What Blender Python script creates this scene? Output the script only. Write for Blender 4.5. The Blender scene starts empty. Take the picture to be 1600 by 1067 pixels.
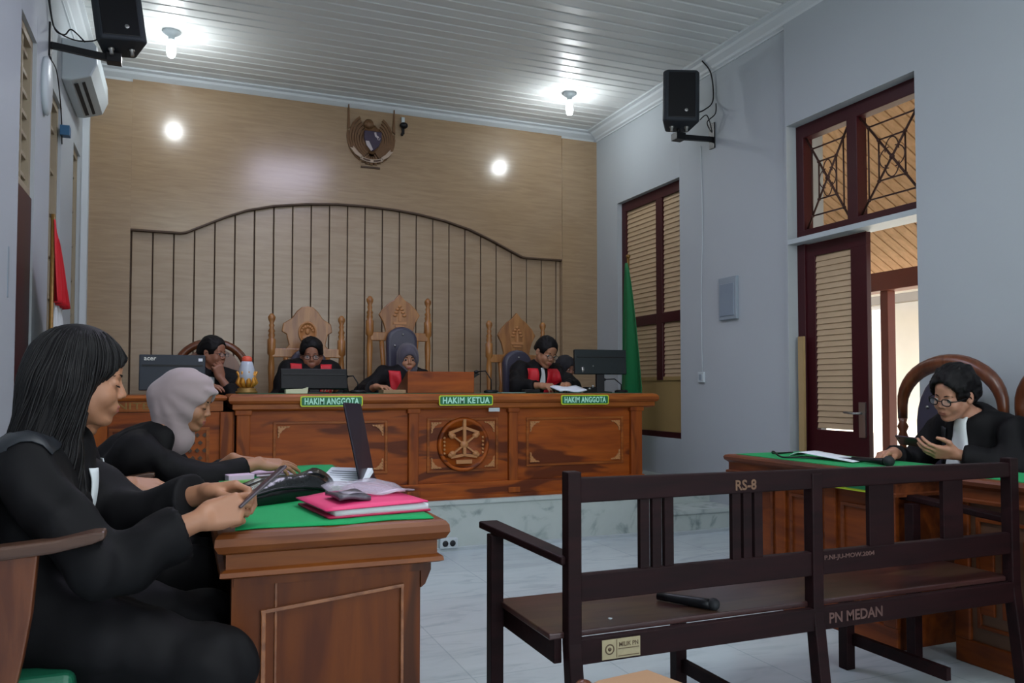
import bpy, bmesh, math, random
import numpy as np
from mathutils import Matrix, Vector, Euler

C = bpy.context.scene.collection
SC = bpy.context.scene
R = math.radians
PI = math.pi
random.seed(7)

# ---------------------------------------------------------------- camera
cam_data = bpy.data.cameras.new('camera')
cam = bpy.data.objects.new('camera', cam_data)
C.objects.link(cam)
cam.location = (0, 0, 1.15)
cam.rotation_euler = (R(92.0), 0, R(-22.2))
cam_data.sensor_width = 36
cam_data.lens = 28.125
cam_data.shift_y = 0.0193
cam_data.clip_start = 0.02
SC.camera = cam

# ---------------------------------------------------------------- view
SC.view_settings.view_transform = 'Standard'
SC.view_settings.look = 'None'
SC.view_settings.gamma = 1
SC.view_settings.use_curve_mapping = False
SC.view_settings.exposure = 0.0
SC.render.film_transparent = False

# ---------------------------------------------------------------- world, sun
W = bpy.data.worlds.new('sky')
SC.world = W
W.use_nodes = True
wn = W.node_tree
wn.nodes.clear()
wo = wn.nodes.new('ShaderNodeOutputWorld')
wb = wn.nodes.new('ShaderNodeBackground')
sk = wn.nodes.new('ShaderNodeTexSky')
sk.sky_type = 'NISHITA'
sk.sun_disc = False
sk.sun_elevation = R(50)
sk.sun_rotation = R(250)
wn.links.new(sk.outputs[0], wb.inputs[0])
wb.inputs[1].default_value = 0.22
wn.links.new(wb.outputs[0], wo.inputs[0])

def lamp(name, kind, loc, energy, color=(1, 1, 1), size=0.1, size_y=None, rot=(0, 0, 0)):
    d = bpy.data.lights.new(name, kind)
    d.energy = energy
    d.color = color
    if kind == 'AREA':
        d.size = size
        if size_y:
            d.shape = 'RECTANGLE'
            d.size_y = size_y
    elif kind == 'SUN':
        d.angle = size
    else:
        d.shadow_soft_size = size
    o = bpy.data.objects.new(name, d)
    C.objects.link(o)
    o.location = loc
    o.rotation_euler = rot
    return o

lamp('sun', 'SUN', (0, 0, 12), 21, (1, .95, .88), R(1.0), rot=Vector((.25, .42, -.87)).to_track_quat('-Z', 'Y').to_euler())
# daylight entering through the openings behind and beside the camera
lamp('rear_window_daylight', 'AREA', (1.7, -2.85, 2.0), 105, (.95, .98, 1.0), 3.6, 2.4, rot=(R(90), 0, 0))
lamp('panel_light', 'AREA', (1.2, 4.6, 3.985), 36, (.88, .85, 1.0), 0.9, 1.7)
lamp('rear_fill_light', 'AREA', (1.2, 0.8, 3.985), 60, (.93, .97, 1.0), 1.0, 1.8)  # added fill light above the camera, out of view
BULBS = [(-.14, 6.88), (3.41, 6.88), (-.14, .6), (3.41, .6)]  # last two bulbs are added behind the camera to brighten the room
for bx_, by_ in BULBS:
    lamp('bulb_light', 'POINT', (bx_, by_, 3.77), 14, (.93, .98, 1.0), 0.032)
lamp('doorway_daylight', 'AREA', (4.62, 4.15, 1.6), 10, (1, .95, .88), 1.0, 2.4, rot=(0, R(90), 0))
# ---------------------------------------------------------------- materials
def lin(c):
    c = c / 255.0
    return c / 12.92 if c <= .04045 else ((c + .055) / 1.055) ** 2.4
def rgb(r, g, b):
    return (lin(r), lin(g), lin(b), 1)

_m = {}
def base_mat(name):
    m = bpy.data.materials.new(name)
    m.use_nodes = True
    b = m.node_tree.nodes['Principled BSDF']
    return m, m.node_tree, b

def flat(name, col, rough=.6, metal=0, spec=.5, bump=0, bscale=60, emit=None, estr=0, alpha=1, trans=0, sheen=0, var=.10, vscale=6, coat=0, sss=0, stretch=(1, 1, 1)):
    """plain surface with a gentle procedural variation"""
    if name in _m:
        return _m[name]
    m, nt, b = base_mat(name)
    N = nt.nodes.new
    tc = N('ShaderNodeTexCoord')
    mp = N('ShaderNodeMapping')
    mp.inputs['Scale'].default_value = stretch
    nt.links.new(tc.outputs['Object'], mp.inputs[0])
    nz = N('ShaderNodeTexNoise')
    nz.inputs['Scale'].default_value = vscale
    nz.inputs['Detail'].default_value = 4
    nt.links.new(mp.outputs[0], nz.inputs['Vector'])
    mx = N('ShaderNodeMix')
    mx.data_type = 'RGBA'
    c = rgb(*col)
    mx.inputs[6].default_value = tuple(max(0, x * (1 - var)) for x in c[:3]) + (1,)
    mx.inputs[7].default_value = tuple(min(1, x * (1 + var)) for x in c[:3]) + (1,)
    nt.links.new(nz.outputs[0], mx.inputs[0])
    nt.links.new(mx.outputs[2], b.inputs['Base Color'])
    b.inputs['Roughness'].default_value = rough
    b.inputs['Metallic'].default_value = metal
    b.inputs['Specular IOR Level'].default_value = spec
    b.inputs['Alpha'].default_value = alpha
    b.inputs['Transmission Weight'].default_value = trans
    b.inputs['Sheen Weight'].default_value = sheen
    b.inputs['Coat Weight'].default_value = coat
    if sss:
        b.inputs['Subsurface Weight'].default_value = sss
        b.inputs['Subsurface Radius'].default_value = (.01, .004, .002)
    if emit:
        b.inputs['Emission Color'].default_value = rgb(*emit)
        b.inputs['Emission Strength'].default_value = estr
    if bump:
        n2 = N('ShaderNodeTexNoise')
        n2.inputs['Scale'].default_value = bscale
        n2.inputs['Detail'].default_value = 3
        nt.links.new(mp.outputs[0], n2.inputs['Vector'])
        bp = N('ShaderNodeBump')
        bp.inputs['Strength'].default_value = bump
        bp.inputs['Distance'].default_value = .01
        nt.links.new(n2.outputs[0], bp.inputs['Height'])
        nt.links.new(bp.outputs[0], b.inputs['Normal'])
    _m[name] = m
    return m

def wood(name, c1, c2, c3=None, axis='x', scale=1.0, rough=.35, patch=.35, coat=.15, fig=1.0, spec=.5):
    """wood: stretched noise grain along an axis, wide figure patches"""
    if name in _m:
        return _m[name]
    m, nt, b = base_mat(name)
    N = nt.nodes.new
    tc = N('ShaderNodeTexCoord')
    mp = N('ShaderNodeMapping')
    s = {'x': (1, 9, 9), 'y': (9, 1, 9), 'z': (9, 9, 1)}[axis]
    mp.inputs['Scale'].default_value = tuple(v * scale for v in s)
    nt.links.new(tc.outputs['Object'], mp.inputs[0])
    n1 = N('ShaderNodeTexNoise')
    n1.inputs['Scale'].default_value = 2.2
    n1.inputs['Detail'].default_value = 8
    n1.inputs['Distortion'].default_value = .6
    nt.links.new(mp.outputs[0], n1.inputs['Vector'])
    r1 = N('ShaderNodeValToRGB')
    r1.color_ramp.elements[0].position = .32
    r1.color_ramp.elements[0].color = rgb(*c2)
    r1.color_ramp.elements[1].position = .66
    r1.color_ramp.elements[1].color = rgb(*c1)
    nt.links.new(n1.outputs[0], r1.inputs[0])
    # broad dark figure
    mp2 = N('ShaderNodeMapping')
    s2 = {'x': (.9, 4, 4), 'y': (4, .9, 4), 'z': (4, 4, .9)}[axis]
    mp2.inputs['Scale'].default_value = tuple(v * fig for v in s2)
    mp2.inputs['Location'].default_value = (3.1, 1.7, .6)
    nt.links.new(tc.outputs['Object'], mp2.inputs[0])
    n2 = N('ShaderNodeTexNoise')
    n2.inputs['Scale'].default_value = 1.3
    n2.inputs['Detail'].default_value = 2
    n2.inputs['Distortion'].default_value = 1.2
    nt.links.new(mp2.outputs[0], n2.inputs['Vector'])
    r2 = N('ShaderNodeValToRGB')
    r2.color_ramp.elements[0].position = .58
    r2.color_ramp.elements[0].color = (0, 0, 0, 1)
    r2.color_ramp.elements[1].position = .64
    r2.color_ramp.elements[1].color = (patch, patch, patch, 1)
    nt.links.new(n2.outputs[0], r2.inputs[0])
    mx = N('ShaderNodeMix')
    mx.data_type = 'RGBA'
    nt.links.new(r2.outputs[0], mx.inputs[0])
    nt.links.new(r1.outputs[0], mx.inputs[6])
    mx.inputs[7].default_value = rgb(*(c3 or c2))
    nt.links.new(mx.outputs[2], b.inputs['Base Color'])
    b.inputs['Roughness'].default_value = rough
    b.inputs['Specular IOR Level'].default_value = spec if rough < .45 else min(spec, .3)
    b.inputs['Coat Weight'].default_value = coat
    b.inputs['Coat Roughness'].default_value = .2
    bp = N('ShaderNodeBump')
    bp.inputs['Strength'].default_value = .12
    bp.inputs['Distance'].default_value = .004
    nt.links.new(n1.outputs[0], bp.inputs['Height'])
    nt.links.new(bp.outputs[0], b.inputs['Normal'])
    _m[name] = m
    return m

def marble(name, base, vein, rough=.18, tile=None, grout=None, scale=1.0, vx=(1, 1, 1)):
    if name in _m:
        return _m[name]
    m, nt, b = base_mat(name)
    N = nt.nodes.new
    tc = N('ShaderNodeTexCoord')
    mp = N('ShaderNodeMapping')
    mp.inputs['Scale'].default_value = vx
    mp.inputs['Rotation'].default_value = (0, R(25), R(20))
    nt.links.new(tc.outputs['Object'], mp.inputs[0])
    n1 = N('ShaderNodeTexNoise')
    n1.inputs['Scale'].default_value = 2.4 * scale
    n1.inputs['Detail'].default_value = 9
    n1.inputs['Distortion'].default_value = 1.4
    nt.links.new(mp.outputs[0], n1.inputs['Vector'])
    r1 = N('ShaderNodeValToRGB')
    e = r1.color_ramp.elements
    e[0].position = .30
    e[0].color = rgb(*vein)
    e[1].position = .46
    e[1].color = rgb(*base)
    e2 = r1.color_ramp.elements.new(.9)
    e2.color = rgb(*[min(255, v + 8) for v in base])
    nt.links.new(n1.outputs[0], r1.inputs[0])
    out = r1.outputs[0]
    if tile:
        br = N('ShaderNodeTexBrick')
        br.offset = 0
        br.inputs['Scale'].default_value = 1
        br.inputs['Brick Width'].default_value = tile
        br.inputs['Row Height'].default_value = tile
        br.inputs['Mortar Size'].default_value = .0035
        br.inputs['Color1'].default_value = (1, 1, 1, 1)
        br.inputs['Color2'].default_value = (.93, .94, .95, 1)
        br.inputs['Mortar'].default_value = rgb(*grout)
        nt.links.new(tc.outputs['Object'], br.inputs['Vector'])
        mx = N('ShaderNodeMix')
        mx.data_type = 'RGBA'
        mx.blend_type = 'MULTIPLY'
        mx.inputs[0].default_value = 1
        nt.links.new(out, mx.inputs[6])
        nt.links.new(br.outputs[0], mx.inputs[7])
        out = mx.outputs[2]
    nt.links.new(out, b.inputs['Base Color'])
    b.inputs['Roughness'].default_value = rough
    _m[name] = m
    return m

M = {}
M['wall'] = flat('painted_plaster', (170, 177, 182), .75, var=.05, vscale=1.3, bump=.05, bscale=40)
M['ceil'] = flat('ceiling_panel_plastic', (214, 217, 216), .42, var=.06, vscale=1.2)
M['cornice'] = flat('cornice_plaster', (196, 202, 206), .6, var=.03)
M['floor'] = marble('floor_marble', (188, 200, 203), (172, 185, 189), .2, .6, (228, 232, 233), 1.0, (1, 3, 1))
M['plinth'] = marble('platform_marble', (182, 192, 188), (120, 135, 134), .25, None, None, 1.6)
M['panel'] = wood('panel_laminate', (158, 134, 105), (145, 121, 94), (149, 125, 97), 'x', 1.6, .2, .25, .4)
M['slat'] = wood('slat_laminate', (160, 138, 112), (147, 124, 98), (150, 128, 102), 'x', 1.6, .3, .2, .25)
M['groove'] = flat('groove_dark', (70, 48, 30), .6)
M['lattice'] = flat('pale_lattice_wood', (150, 138, 116), .6)
M['maroon'] = flat('maroon_paint', (56, 9, 18), .42, var=.15, spec=.35)
M['louvre'] = flat('louvre_paint', (184, 160, 128), .55, var=.05)
M['louvre2'] = flat('lower_panel_paint', (160, 134, 86), .55, var=.05)
M['frame_w'] = flat('white_paint', (176, 186, 190), .5)
M['iron'] = flat('wrought_iron', (62, 34, 26), .5, metal=.3)
M['teak'] = wood('teak_front', (158, 78, 14), (124, 54, 7), (76, 28, 4), 'x', 1.0, .5, .85, 0)
M['teakv'] = wood('teak_vertical', (150, 76, 14), (120, 52, 8), (76, 30, 5), 'z', 1.0, .5, .6, 0)
M['teakm'] = wood('teak_moulding', (156, 86, 28), (120, 58, 13), (90, 40, 8), 'x', 1.4, .46, .5, .02)
M['teakmy'] = wood('teak_moulding_y', (146, 92, 56), (110, 62, 32), (90, 46, 22), 'y', 1.4, .34, .5)
M['teakl'] = flat('carved_light_teak', (172, 118, 70), .45, var=.12, vscale=20)
M['desk'] = wood('desk_teak', (110, 54, 8), (76, 31, 5), (46, 21, 8), 'z', .7, .5, .75, 0, fig=.7)
M['deskm'] = wood('desk_teak_top', (122, 66, 20), (90, 42, 10), (68, 28, 4), 'x', 1.1, .46, .5, .02)
M['rdesk'] = wood('right_desk_teak', (122, 58, 14), (90, 37, 8), (62, 25, 5), 'y', 1.0, .48, .5, 0)
M['rdeskm'] = wood('right_desk_moulding', (112, 58, 28), (80, 36, 16), (60, 26, 10), 'y', 1.2, .46, .5, .02)
M['rdeskdk'] = flat('carved_dark_teak', (92, 62, 42), .5, var=.2, vscale=14)
M['bench'] = wood('bench_dark_wood', (34, 14, 16), (23, 9, 11), (17, 7, 8), 'x', 1.6, .55, .4, 0, spec=.15)
M['seat'] = wood('bench_seat_wood', (66, 40, 38), (42, 22, 22), (84, 66, 46), 'x', 1.2, .3, .5, .3)
M['chairw'] = wood('chair_carved_wood', (164, 112, 58), (126, 78, 34), (110, 62, 24), 'z', 1.6, .38, .4)
M['chaird'] = wood('chair_dark_wood', (112, 62, 34), (80, 38, 18), (66, 30, 14), 'z', 1.6, .35, .4)
M['chairg'] = flat('green_vinyl', (22, 92, 66), .45, var=.12)
M['pad'] = flat('tufted_grey_leather', (58, 56, 72), .42, var=.12, vscale=12)
M['cloth'] = flat('green_felt', (0, 150, 84), .85, var=.08, vscale=14, bump=.2, bscale=200)
M['clothd'] = flat('dark_green_felt', (20, 92, 70), .85, var=.1, vscale=14)
M['flag'] = flat('green_satin', (0, 104, 56), .6, var=.12, vscale=5)
M['red'] = flat('red_cloth', (196, 26, 40), .6, var=.08)
M['white'] = flat('white_cloth', (205, 212, 214), .8, var=.03)
M['paper'] = flat('white_paper', (222, 228, 236), .8, var=.02)
M['pinkpaper'] = flat('pink_paper', (214, 186, 210), .8, var=.03)
M['pink'] = flat('pink_folder', (222, 54, 112), .55, var=.05)
M['pinkd'] = flat('dark_pink_folder', (180, 30, 76), .55, var=.05)
M['sleeve'] = flat('clear_plastic_sleeve', (206, 196, 212), .16, alpha=.42, var=.05)
M['black'] = flat('black_plastic', (13, 14, 18), .42, var=.15, spec=.3)
M['blackm'] = flat('matt_black', (16, 16, 20), .6, var=.2)
M['spk'] = flat('speaker_grille', (26, 34, 42), .55, var=.1, bump=.4, bscale=300)
M['screen'] = flat('dark_screen_back', (40, 48, 58), .45, var=.08, spec=.3)
M['scrd'] = flat('black_monitor_back', (5, 7, 11), .4, var=.1, spec=.2)
M['scrg'] = flat('greenish_black_monitor', (16, 27, 30), .4, var=.1, spec=.3)
M['metal'] = flat('brushed_metal', (168, 168, 165), .3, metal=.9)
M['gold'] = flat('gold_lacquer', (196, 136, 50), .35, metal=.35, var=.3, vscale=40)
M['golddk'] = flat('old_gold', (132, 100, 48), .4, metal=.4, var=.3, vscale=30)
M['bulb'] = flat('lit_bulb', (255, 255, 255), .4, emit=(240, 250, 255), estr=9)
M['ledp'] = flat('lit_ceiling_panel', (230, 230, 255), .4, emit=(176, 168, 255), estr=1.8)
M['plast'] = flat('white_plastic', (186, 196, 200), .4, var=.03)
M['grey'] = flat('grey_box_paint', (140, 152, 162), .45, var=.05)
M['dark'] = flat('dark_slot', (24, 26, 30), .7)
M['skin'] = flat('skin', (162, 114, 86), .5, var=.05, vscale=20, sss=.08)
M['skinr'] = flat('skin_pale', (176, 126, 102), .5, var=.05, vscale=20, sss=.08)
M['skind'] = flat('skin_brown', (146, 98, 76), .5, var=.05, vscale=20, sss=.08)
M['lips'] = flat('lips', (160, 86, 78), .42, var=.05)
M['lipsd'] = flat('lips_brown', (140, 86, 72), .5, var=.05)
M['robe'] = flat('black_robe', (11, 10, 13), .7, var=.3, vscale=9, spec=.2)
M['robe2'] = flat('black_satin', (30, 33, 39), .5, var=.15, vscale=9)
M['hair'] = flat('black_hair', (9, 7, 9), .6, var=.4, vscale=30, spec=.22, bump=.12, bscale=40, stretch=(6, 6, .5))
M['hijab'] = flat('grey_pink_hijab', (158, 142, 144), .8, var=.05, vscale=5, sheen=.2)
M['hijabd'] = flat('slate_hijab', (72, 68, 80), .8, var=.08, vscale=9, sheen=.2)
M['hijabk'] = flat('black_hijab', (26, 26, 32), .8, var=.1)
M['eye'] = flat('eye_white', (205, 200, 195), .25, var=.02)
M['iris'] = flat('iris_dark', (26, 16, 12), .15, var=.1)
M['glass'] = flat('lens_glass', (220, 225, 225), .05, alpha=.14)
M['tan'] = flat('tan_cardboard', (170, 132, 100), .7, var=.06)

# ---------------------------------------------------------------- mesh builder
class MB:
    def __init__(s):
        s.v = []; s.f = []; s.mi = []; s.sm = []
    def add(s, vs, fs, mi=0, sm=False):
        o = len(s.v)
        s.v += [tuple(map(float, p)) for p in vs]
        for f in fs:
            s.f.append(tuple(i + o for i in f)); s.mi.append(mi); s.sm.append(sm)
        return s
    def bx(s, a, b, mi=0):
        s.nb = getattr(s, 'nb', 0) + 1
        e = (s.nb % 6) * .00025 if min(abs(a[i] - b[i]) for i in range(3)) > .004 else 0   # keeps joined boxes from sharing a plane
        x0, y0, z0 = [min(a[i], b[i]) - e for i in range(3)]
        x1, y1, z1 = [max(a[i], b[i]) + e for i in range(3)]
        v = [(x0, y0, z0), (x1, y0, z0), (x1, y1, z0), (x0, y1, z0), (x0, y0, z1), (x1, y0, z1), (x1, y1, z1), (x0, y1, z1)]
        return s.add(v, [(3, 2, 1, 0), (4, 5, 6, 7), (0, 1, 5, 4), (1, 2, 6, 5), (2, 3, 7, 6), (3, 0, 4, 7)], mi)
    def ob(s, c, size, rot=(0, 0, 0), mi=0):
        """oriented box, centre c"""
        m = Euler(rot).to_matrix()
        q = MB().bx([-d / 2 for d in size], [d / 2 for d in size])
        vs = [Vector(c) + m @ Vector(p) for p in q.v]
        return s.add(vs, q.f, mi)
    def prism(s, poly, ax, lo, hi, mi=0, sm=False):
        """extrude a 2D polygon; ax x:(y,z) y:(x,z) z:(x,y)"""
        def P(p, t):
            return {'x': (t, p[0], p[1]), 'y': (p[0], t, p[1]), 'z': (p[0], p[1], t)}[ax]
        n = len(poly)
        ar = sum(poly[i][0] * poly[(i + 1) % n][1] - poly[(i + 1) % n][0] * poly[i][1] for i in range(n))
        if (ar < 0) != (ax == 'y'):
            poly = poly[::-1]
        vs = [P(p, lo) for p in poly] + [P(p, hi) for p in poly]
        fs = [tuple(range(n))[::-1], tuple(range(n, 2 * n))]
        s.add(vs, fs, mi)
        o = len(s.v) - 2 * n
        for i in range(n):
            j = (i + 1) % n
            s.f.append((o + i, o + j, o + n + j, o + n + i)); s.mi.append(mi); s.sm.append(sm)
        return s
    def lathe(s, prof, c=(0, 0, 0), seg=20, ax='z', mi=0, sm=True, sc=(1, 1)):
        vs = []; fs = []
        for r, z in prof:
            for k in range(seg):
                a = 2 * PI * k / seg
                x, y = r * math.cos(a) * sc[0], r * math.sin(a) * sc[1]
                p = {'z': (x, y, z), 'x': (z, x, y), 'y': (y, z, x)}[ax]
                vs.append((c[0] + p[0], c[1] + p[1], c[2] + p[2]))
        n = len(prof)
        for i in range(n - 1):
            for k in range(seg):
                k2 = (k + 1) % seg
                fs.append((i * seg + k, i * seg + k2, (i + 1) * seg + k2, (i + 1) * seg + k))
        s.add(vs, fs, mi, sm)
        o = len(s.v) - len(vs)
        if prof[0][0] > 1e-5:
            s.f.append(tuple(o + k for k in range(seg))[::-1]); s.mi.append(mi); s.sm.append(False)
        if prof[-1][0] > 1e-5:
            s.f.append(tuple(o + (n - 1) * seg + k for k in range(seg))); s.mi.append(mi); s.sm.append(False)
        return s
    def sph(s, c, r, seg=16, mi=0, sc=(1, 1, 1)):
        n = seg // 2
        prof = [(r * math.sin(PI * i / n), -r * math.cos(PI * i / n)) for i in range(n + 1)]
        prof[0] = (0.0, -r); prof[-1] = (0.0, r)
        q = MB().lathe(prof, (0, 0, 0), seg)
        return s.add([(c[0] + p[0] * sc[0], c[1] + p[1] * sc[1], c[2] + p[2] * sc[2]) for p in q.v], q.f, mi, True)
    def tube(s, pts, r, seg=8, mi=0, closed=False, flat_=None):
        pts = [Vector(p) for p in pts]
        n = len(pts)
        rr = r if isinstance(r, (list, tuple)) else [r] * n
        vs = []; fs = []
        prev = None
        for i, p in enumerate(pts):
            if closed:
                t = (pts[(i + 1) % n] - pts[i - 1])
            else:
                t = pts[min(i + 1, n - 1)] - pts[max(i - 1, 0)]
            t.normalize()
            if prev is None:
                a = Vector((0, 0, 1)) if abs(t.z) < .9 else Vector((1, 0, 0))
                u = t.cross(a).normalized()
            else:
                u = (prev - t * prev.dot(t)).normalized()
            prev = u
            w = t.cross(u)
            for k in range(seg):
                an = 2 * PI * k / seg
                vs.append(p + (u * math.cos(an) + w * math.sin(an) * (flat_ or 1)) * rr[i])
        m = n if closed else n - 1
        for i in range(m):
            j = (i + 1) % n
            for k in range(seg):
                k2 = (k + 1) % seg
                fs.append((i * seg + k, i * seg + k2, j * seg + k2, j * seg + k))
        s.add(vs, fs, mi, True)
        if not closed:
            o = len(s.v) - len(vs)
            s.f.append(tuple(o + k for k in range(seg))[::-1]); s.mi.append(mi); s.sm.append(False)
            s.f.append(tuple(o + (n - 1) * seg + k for k in range(seg))); s.mi.append(mi); s.sm.append(False)
        return s
    def grid(s, P, thick, nrm=None, mi=0, sm=True):
        """sheet with real thickness from a 2D list of points, pushed along nrm (or computed normals)"""
        P = [[Vector(p) for p in row] for row in P]
        a, b = len(P), len(P[0])
        top = []; bot = []
        for i in range(a):
            for j in range(b):
                if nrm is None:
                    du = P[min(i + 1, a - 1)][j] - P[max(i - 1, 0)][j]
                    dv = P[i][min(j + 1, b - 1)] - P[i][max(j - 1, 0)]
                    nn = du.cross(dv)
                    nn = nn.normalized() if nn.length > 1e-9 else Vector((0, 0, 1))
                else:
                    nn = Vector(nrm)
                top.append(P[i][j] + nn * thick); bot.append(P[i][j])
        N = a * b
        fs = []
        for i in range(a - 1):
            for j in range(b - 1):
                q = (i * b + j, (i + 1) * b + j, (i + 1) * b + j + 1, i * b + j + 1)
                fs.append(q); fs.append(tuple(N + k for k in q[::-1]))
        ed = [(0 * b + j, 0 * b + j + 1) for j in range(b - 1)] + [(i * b + b - 1, (i + 1) * b + b - 1) for i in range(a - 1)] + \
             [((a - 1) * b + j + 1, (a - 1) * b + j) for j in range(b - 1)] + [((i + 1) * b, i * b) for i in range(a - 1)]
        for p, q in ed:
            fs.append((p, q, N + q, N + p))
        return s.add(top + bot, fs, mi, sm)
    def xf(s, m):
        s.v = [tuple(m @ Vector(p)) for p in s.v]
        return s
    def join(s, o, mi=None):
        n = len(s.v)
        s.v += o.v
        s.f += [tuple(i + n for i in f) for f in o.f]
        s.mi += o.mi if mi is None else [mi] * len(o.f)
        s.sm += o.sm
        return s
    def build(s, name, mats, parent=None, bevel=0, kind=None, seg=2, origin=None):
        if not isinstance(mats, (list, tuple)):
            mats = [mats]
        me = bpy.data.meshes.new(name)
        pl = wloc(parent) if parent else Vector((0, 0, 0))
        if parent is None:
            a = np.array(s.v)
            o = Vector(((a[:, 0].min() + a[:, 0].max()) / 2, (a[:, 1].min() + a[:, 1].max()) / 2, a[:, 2].min())) if origin is None else Vector(origin)
            off = o
        else:
            off = pl; o = Vector((0, 0, 0))
        me.from_pydata([tuple(Vector(p) - off) for p in s.v], [], s.f)
        for m in mats:
            me.materials.append(m)
        me.polygons.foreach_set('material_index', s.mi)
        me.polygons.foreach_set('use_smooth', s.sm)
        me.update()
        ob = bpy.data.objects.new(name, me)
        C.objects.link(ob)
        ob.location = o
        if parent:
            ob.parent = parent
        if bevel:
            md = ob.modifiers.new('bevel', 'BEVEL')
            md.width = bevel; md.segments = seg; md.limit_method = 'ANGLE'; md.angle_limit = R(50)
        if kind:
            ob['kind'] = kind
        return ob

def wloc(o):
    v = Vector((0, 0, 0))
    while o is not None:
        v += o.location
        o = o.parent
    return v

def thing(name, label, cat, loc=(0, 0, 0), group=None):
    o = bpy.data.objects.new(name, None)
    C.objects.link(o)
    o.empty_display_size = .05
    o.location = loc
    o['label'] = label; o['category'] = cat
    if group:
        o['group'] = group
    return o
def tag(o, label, cat, group=None):
    o['label'] = label; o['category'] = cat
    if group:
        o['group'] = group
    return o
def struct(name, mb, mats, **k):
    return mb.build(name, mats, kind='structure', **k)
def dup(root, dloc, label=None, group=None):
    r = root.copy(); C.objects.link(r)
    r.location = root.location + Vector(dloc)
    if label: r['label'] = label
    if group: r['group'] = group
    for ch in list(root.children):
        c = ch.copy(); C.objects.link(c); c.parent = r
        for g in list(ch.children):
            d = g.copy(); C.objects.link(d); d.parent = c
    return r

_fonts = {}
def letters(body, height, width=None, depth=.002, spacing=1.0, bold=0.0):
    """MB of raised lettering lying in the xz plane facing -Y, centred on x, base at z=0"""
    cu = bpy.data.curves.new('t', 'FONT')
    cu.body = body
    cu.align_x = 'CENTER'
    cu.extrude = .02
    cu.offset = bold
    cu.space_character = spacing
    cu.resolution_u = 3
    ob = bpy.data.objects.new('t', cu)
    C.objects.link(ob)
    bpy.context.view_layer.update()
    me = bpy.data.meshes.new_from_object(ob.evaluated_get(bpy.context.evaluated_depsgraph_get()))
    v = np.array([tuple(p.co) for p in me.vertices])
    fs = [tuple(p.vertices) for p in me.polygons]
    bpy.data.objects.remove(ob); bpy.data.curves.remove(cu); bpy.data.meshes.remove(me)
    lo, hi = v.min(0), v.max(0)
    sz = height / (hi[1] - lo[1])
    sx = (width / (hi[0] - lo[0])) if width else sz
    q = MB()
    q.add([((p[0] - (lo[0] + hi[0]) / 2) * sx, -(p[2] / .02) * depth / 2, (p[1] - lo[1]) * sz) for p in v], fs)
    return q
# ================================================================ ROOM
XL, XR, YB, YR, ZC = -.85, 4.2, 7.9, -3.0, 4.02
DX0 = 4.17     # door bay of the right wall stands a little proud
f = MB().bx((XL - .3, YR - .3, -.12), (XR + .3, YB + .3, 0))
struct('floor', f, M['floor'])
# ribbed plastic ceiling, panels running across the room
prof = []
y = YR - .1
w = .25
q = MB()
pts = []
while y < YB:
    pts += [(y, ZC), (y + .012, ZC + .006), (y + .030, ZC + .006), (y + .042, ZC), (y + .135, ZC - .004), (y + .147, ZC + .003), (y + .157, ZC - .004)]
    y += w
pts.append((YB + .1, ZC))
poly = pts + [(YB + .1, ZC + .15), (YR - .1, ZC + .15)]
q.prism(poly, 'x', XL - .1, XR + .1)
struct('ceiling', q, M['ceil'])
# flat roof slab that keeps the sun out
struct('ceiling_slab', MB().bx((XL - .5, YR - .5, ZC + .18), (XR + .42, YB + .5, ZC + .4)), M['wall'])

# back wall behind the panelling
struct('wall_back', MB().bx((XL - .3, YB, 0), (XR + .3, YB + .2, ZC + .2)), M['panel'])
# rear wall with a wide opening (behind the camera)
q = MB()
q.bx((XL - .3, YR - .2, 0), (-.1, YR, ZC + .2)); q.bx((3.5, YR - .2, 0), (XR + .3, YR, ZC + .2))
q.bx((-.1, YR - .2, 3.25), (3.5, YR, ZC + .2)); q.bx((-.1, YR - .2, 0), (3.5, YR, .8))
struct('wall_rear', q, M['wall'])

def wall_x(name, x0, x1, ys, holes, mat, ztop=ZC + .2):
    """wall lying in a plane of constant x with rectangular holes (y0,y1,z0,z1) sorted by y"""
    q = MB()
    y = ys[0]
    for (a, b, c, d) in holes:
        q.bx((x0, y, 0), (x1, a, ztop))
        if c > 0: q.bx((x0, a, 0), (x1, b, c))
        q.bx((x0, a, d), (x1, b, ztop))
        y = b
    q.bx((x0, y, 0), (x1, ys[1], ztop))
    return struct(name, q, mat)
DY0, DY1, DZ = 3.60, 4.745, 3.13
WY0, WY1, WZ0, WZ1 = 6.2, 7.35, .69, 3.11
wall_x('wall_right', XR, XR + .32, (4.76, YB + .3), [(WY0, WY1, WZ0, WZ1)], M['wall'])
wall_x('wall_right', DX0, XR + .32, (YR - .3, 4.76), [(DY0, DY1, 0, DZ)], M['wall'])
wall_x('wall_left', XL - .3, XL, (YR - .3, YB + .3), [(4.97, 5.45, 0, 3.22), (6.0, 6.5, 1.0, 3.17), (7.16, 7.6, 1.0, 3.12)], M['wall'])

# cornice: stepped profile along back and right and left walls
def cornice_poly(s=1):
    return [(0, 0), (.115, 0), (.115, -.018), (.085, -.03), (.075, -.05), (.035, -.085), (.03, -.105), (.012, -.115), (.012, -.13), (0, -.13)]
q = MB(); q.prism([(YB - a, ZC + b) for a, b in cornice_poly()], 'x', XL, XR)
struct('trim_1', q, M['cornice'])
q = MB(); q.prism([(XR - a, ZC + b) for a, b in cornice_poly()], 'y', YR, YB - .115)
struct('trim_2', q, M['cornice'])
q = MB(); q.prism([(XL + a, ZC + b) for a, b in cornice_poly()], 'y', YR, YB - .115)
struct('trim_3', q, M['cornice'])

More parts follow.
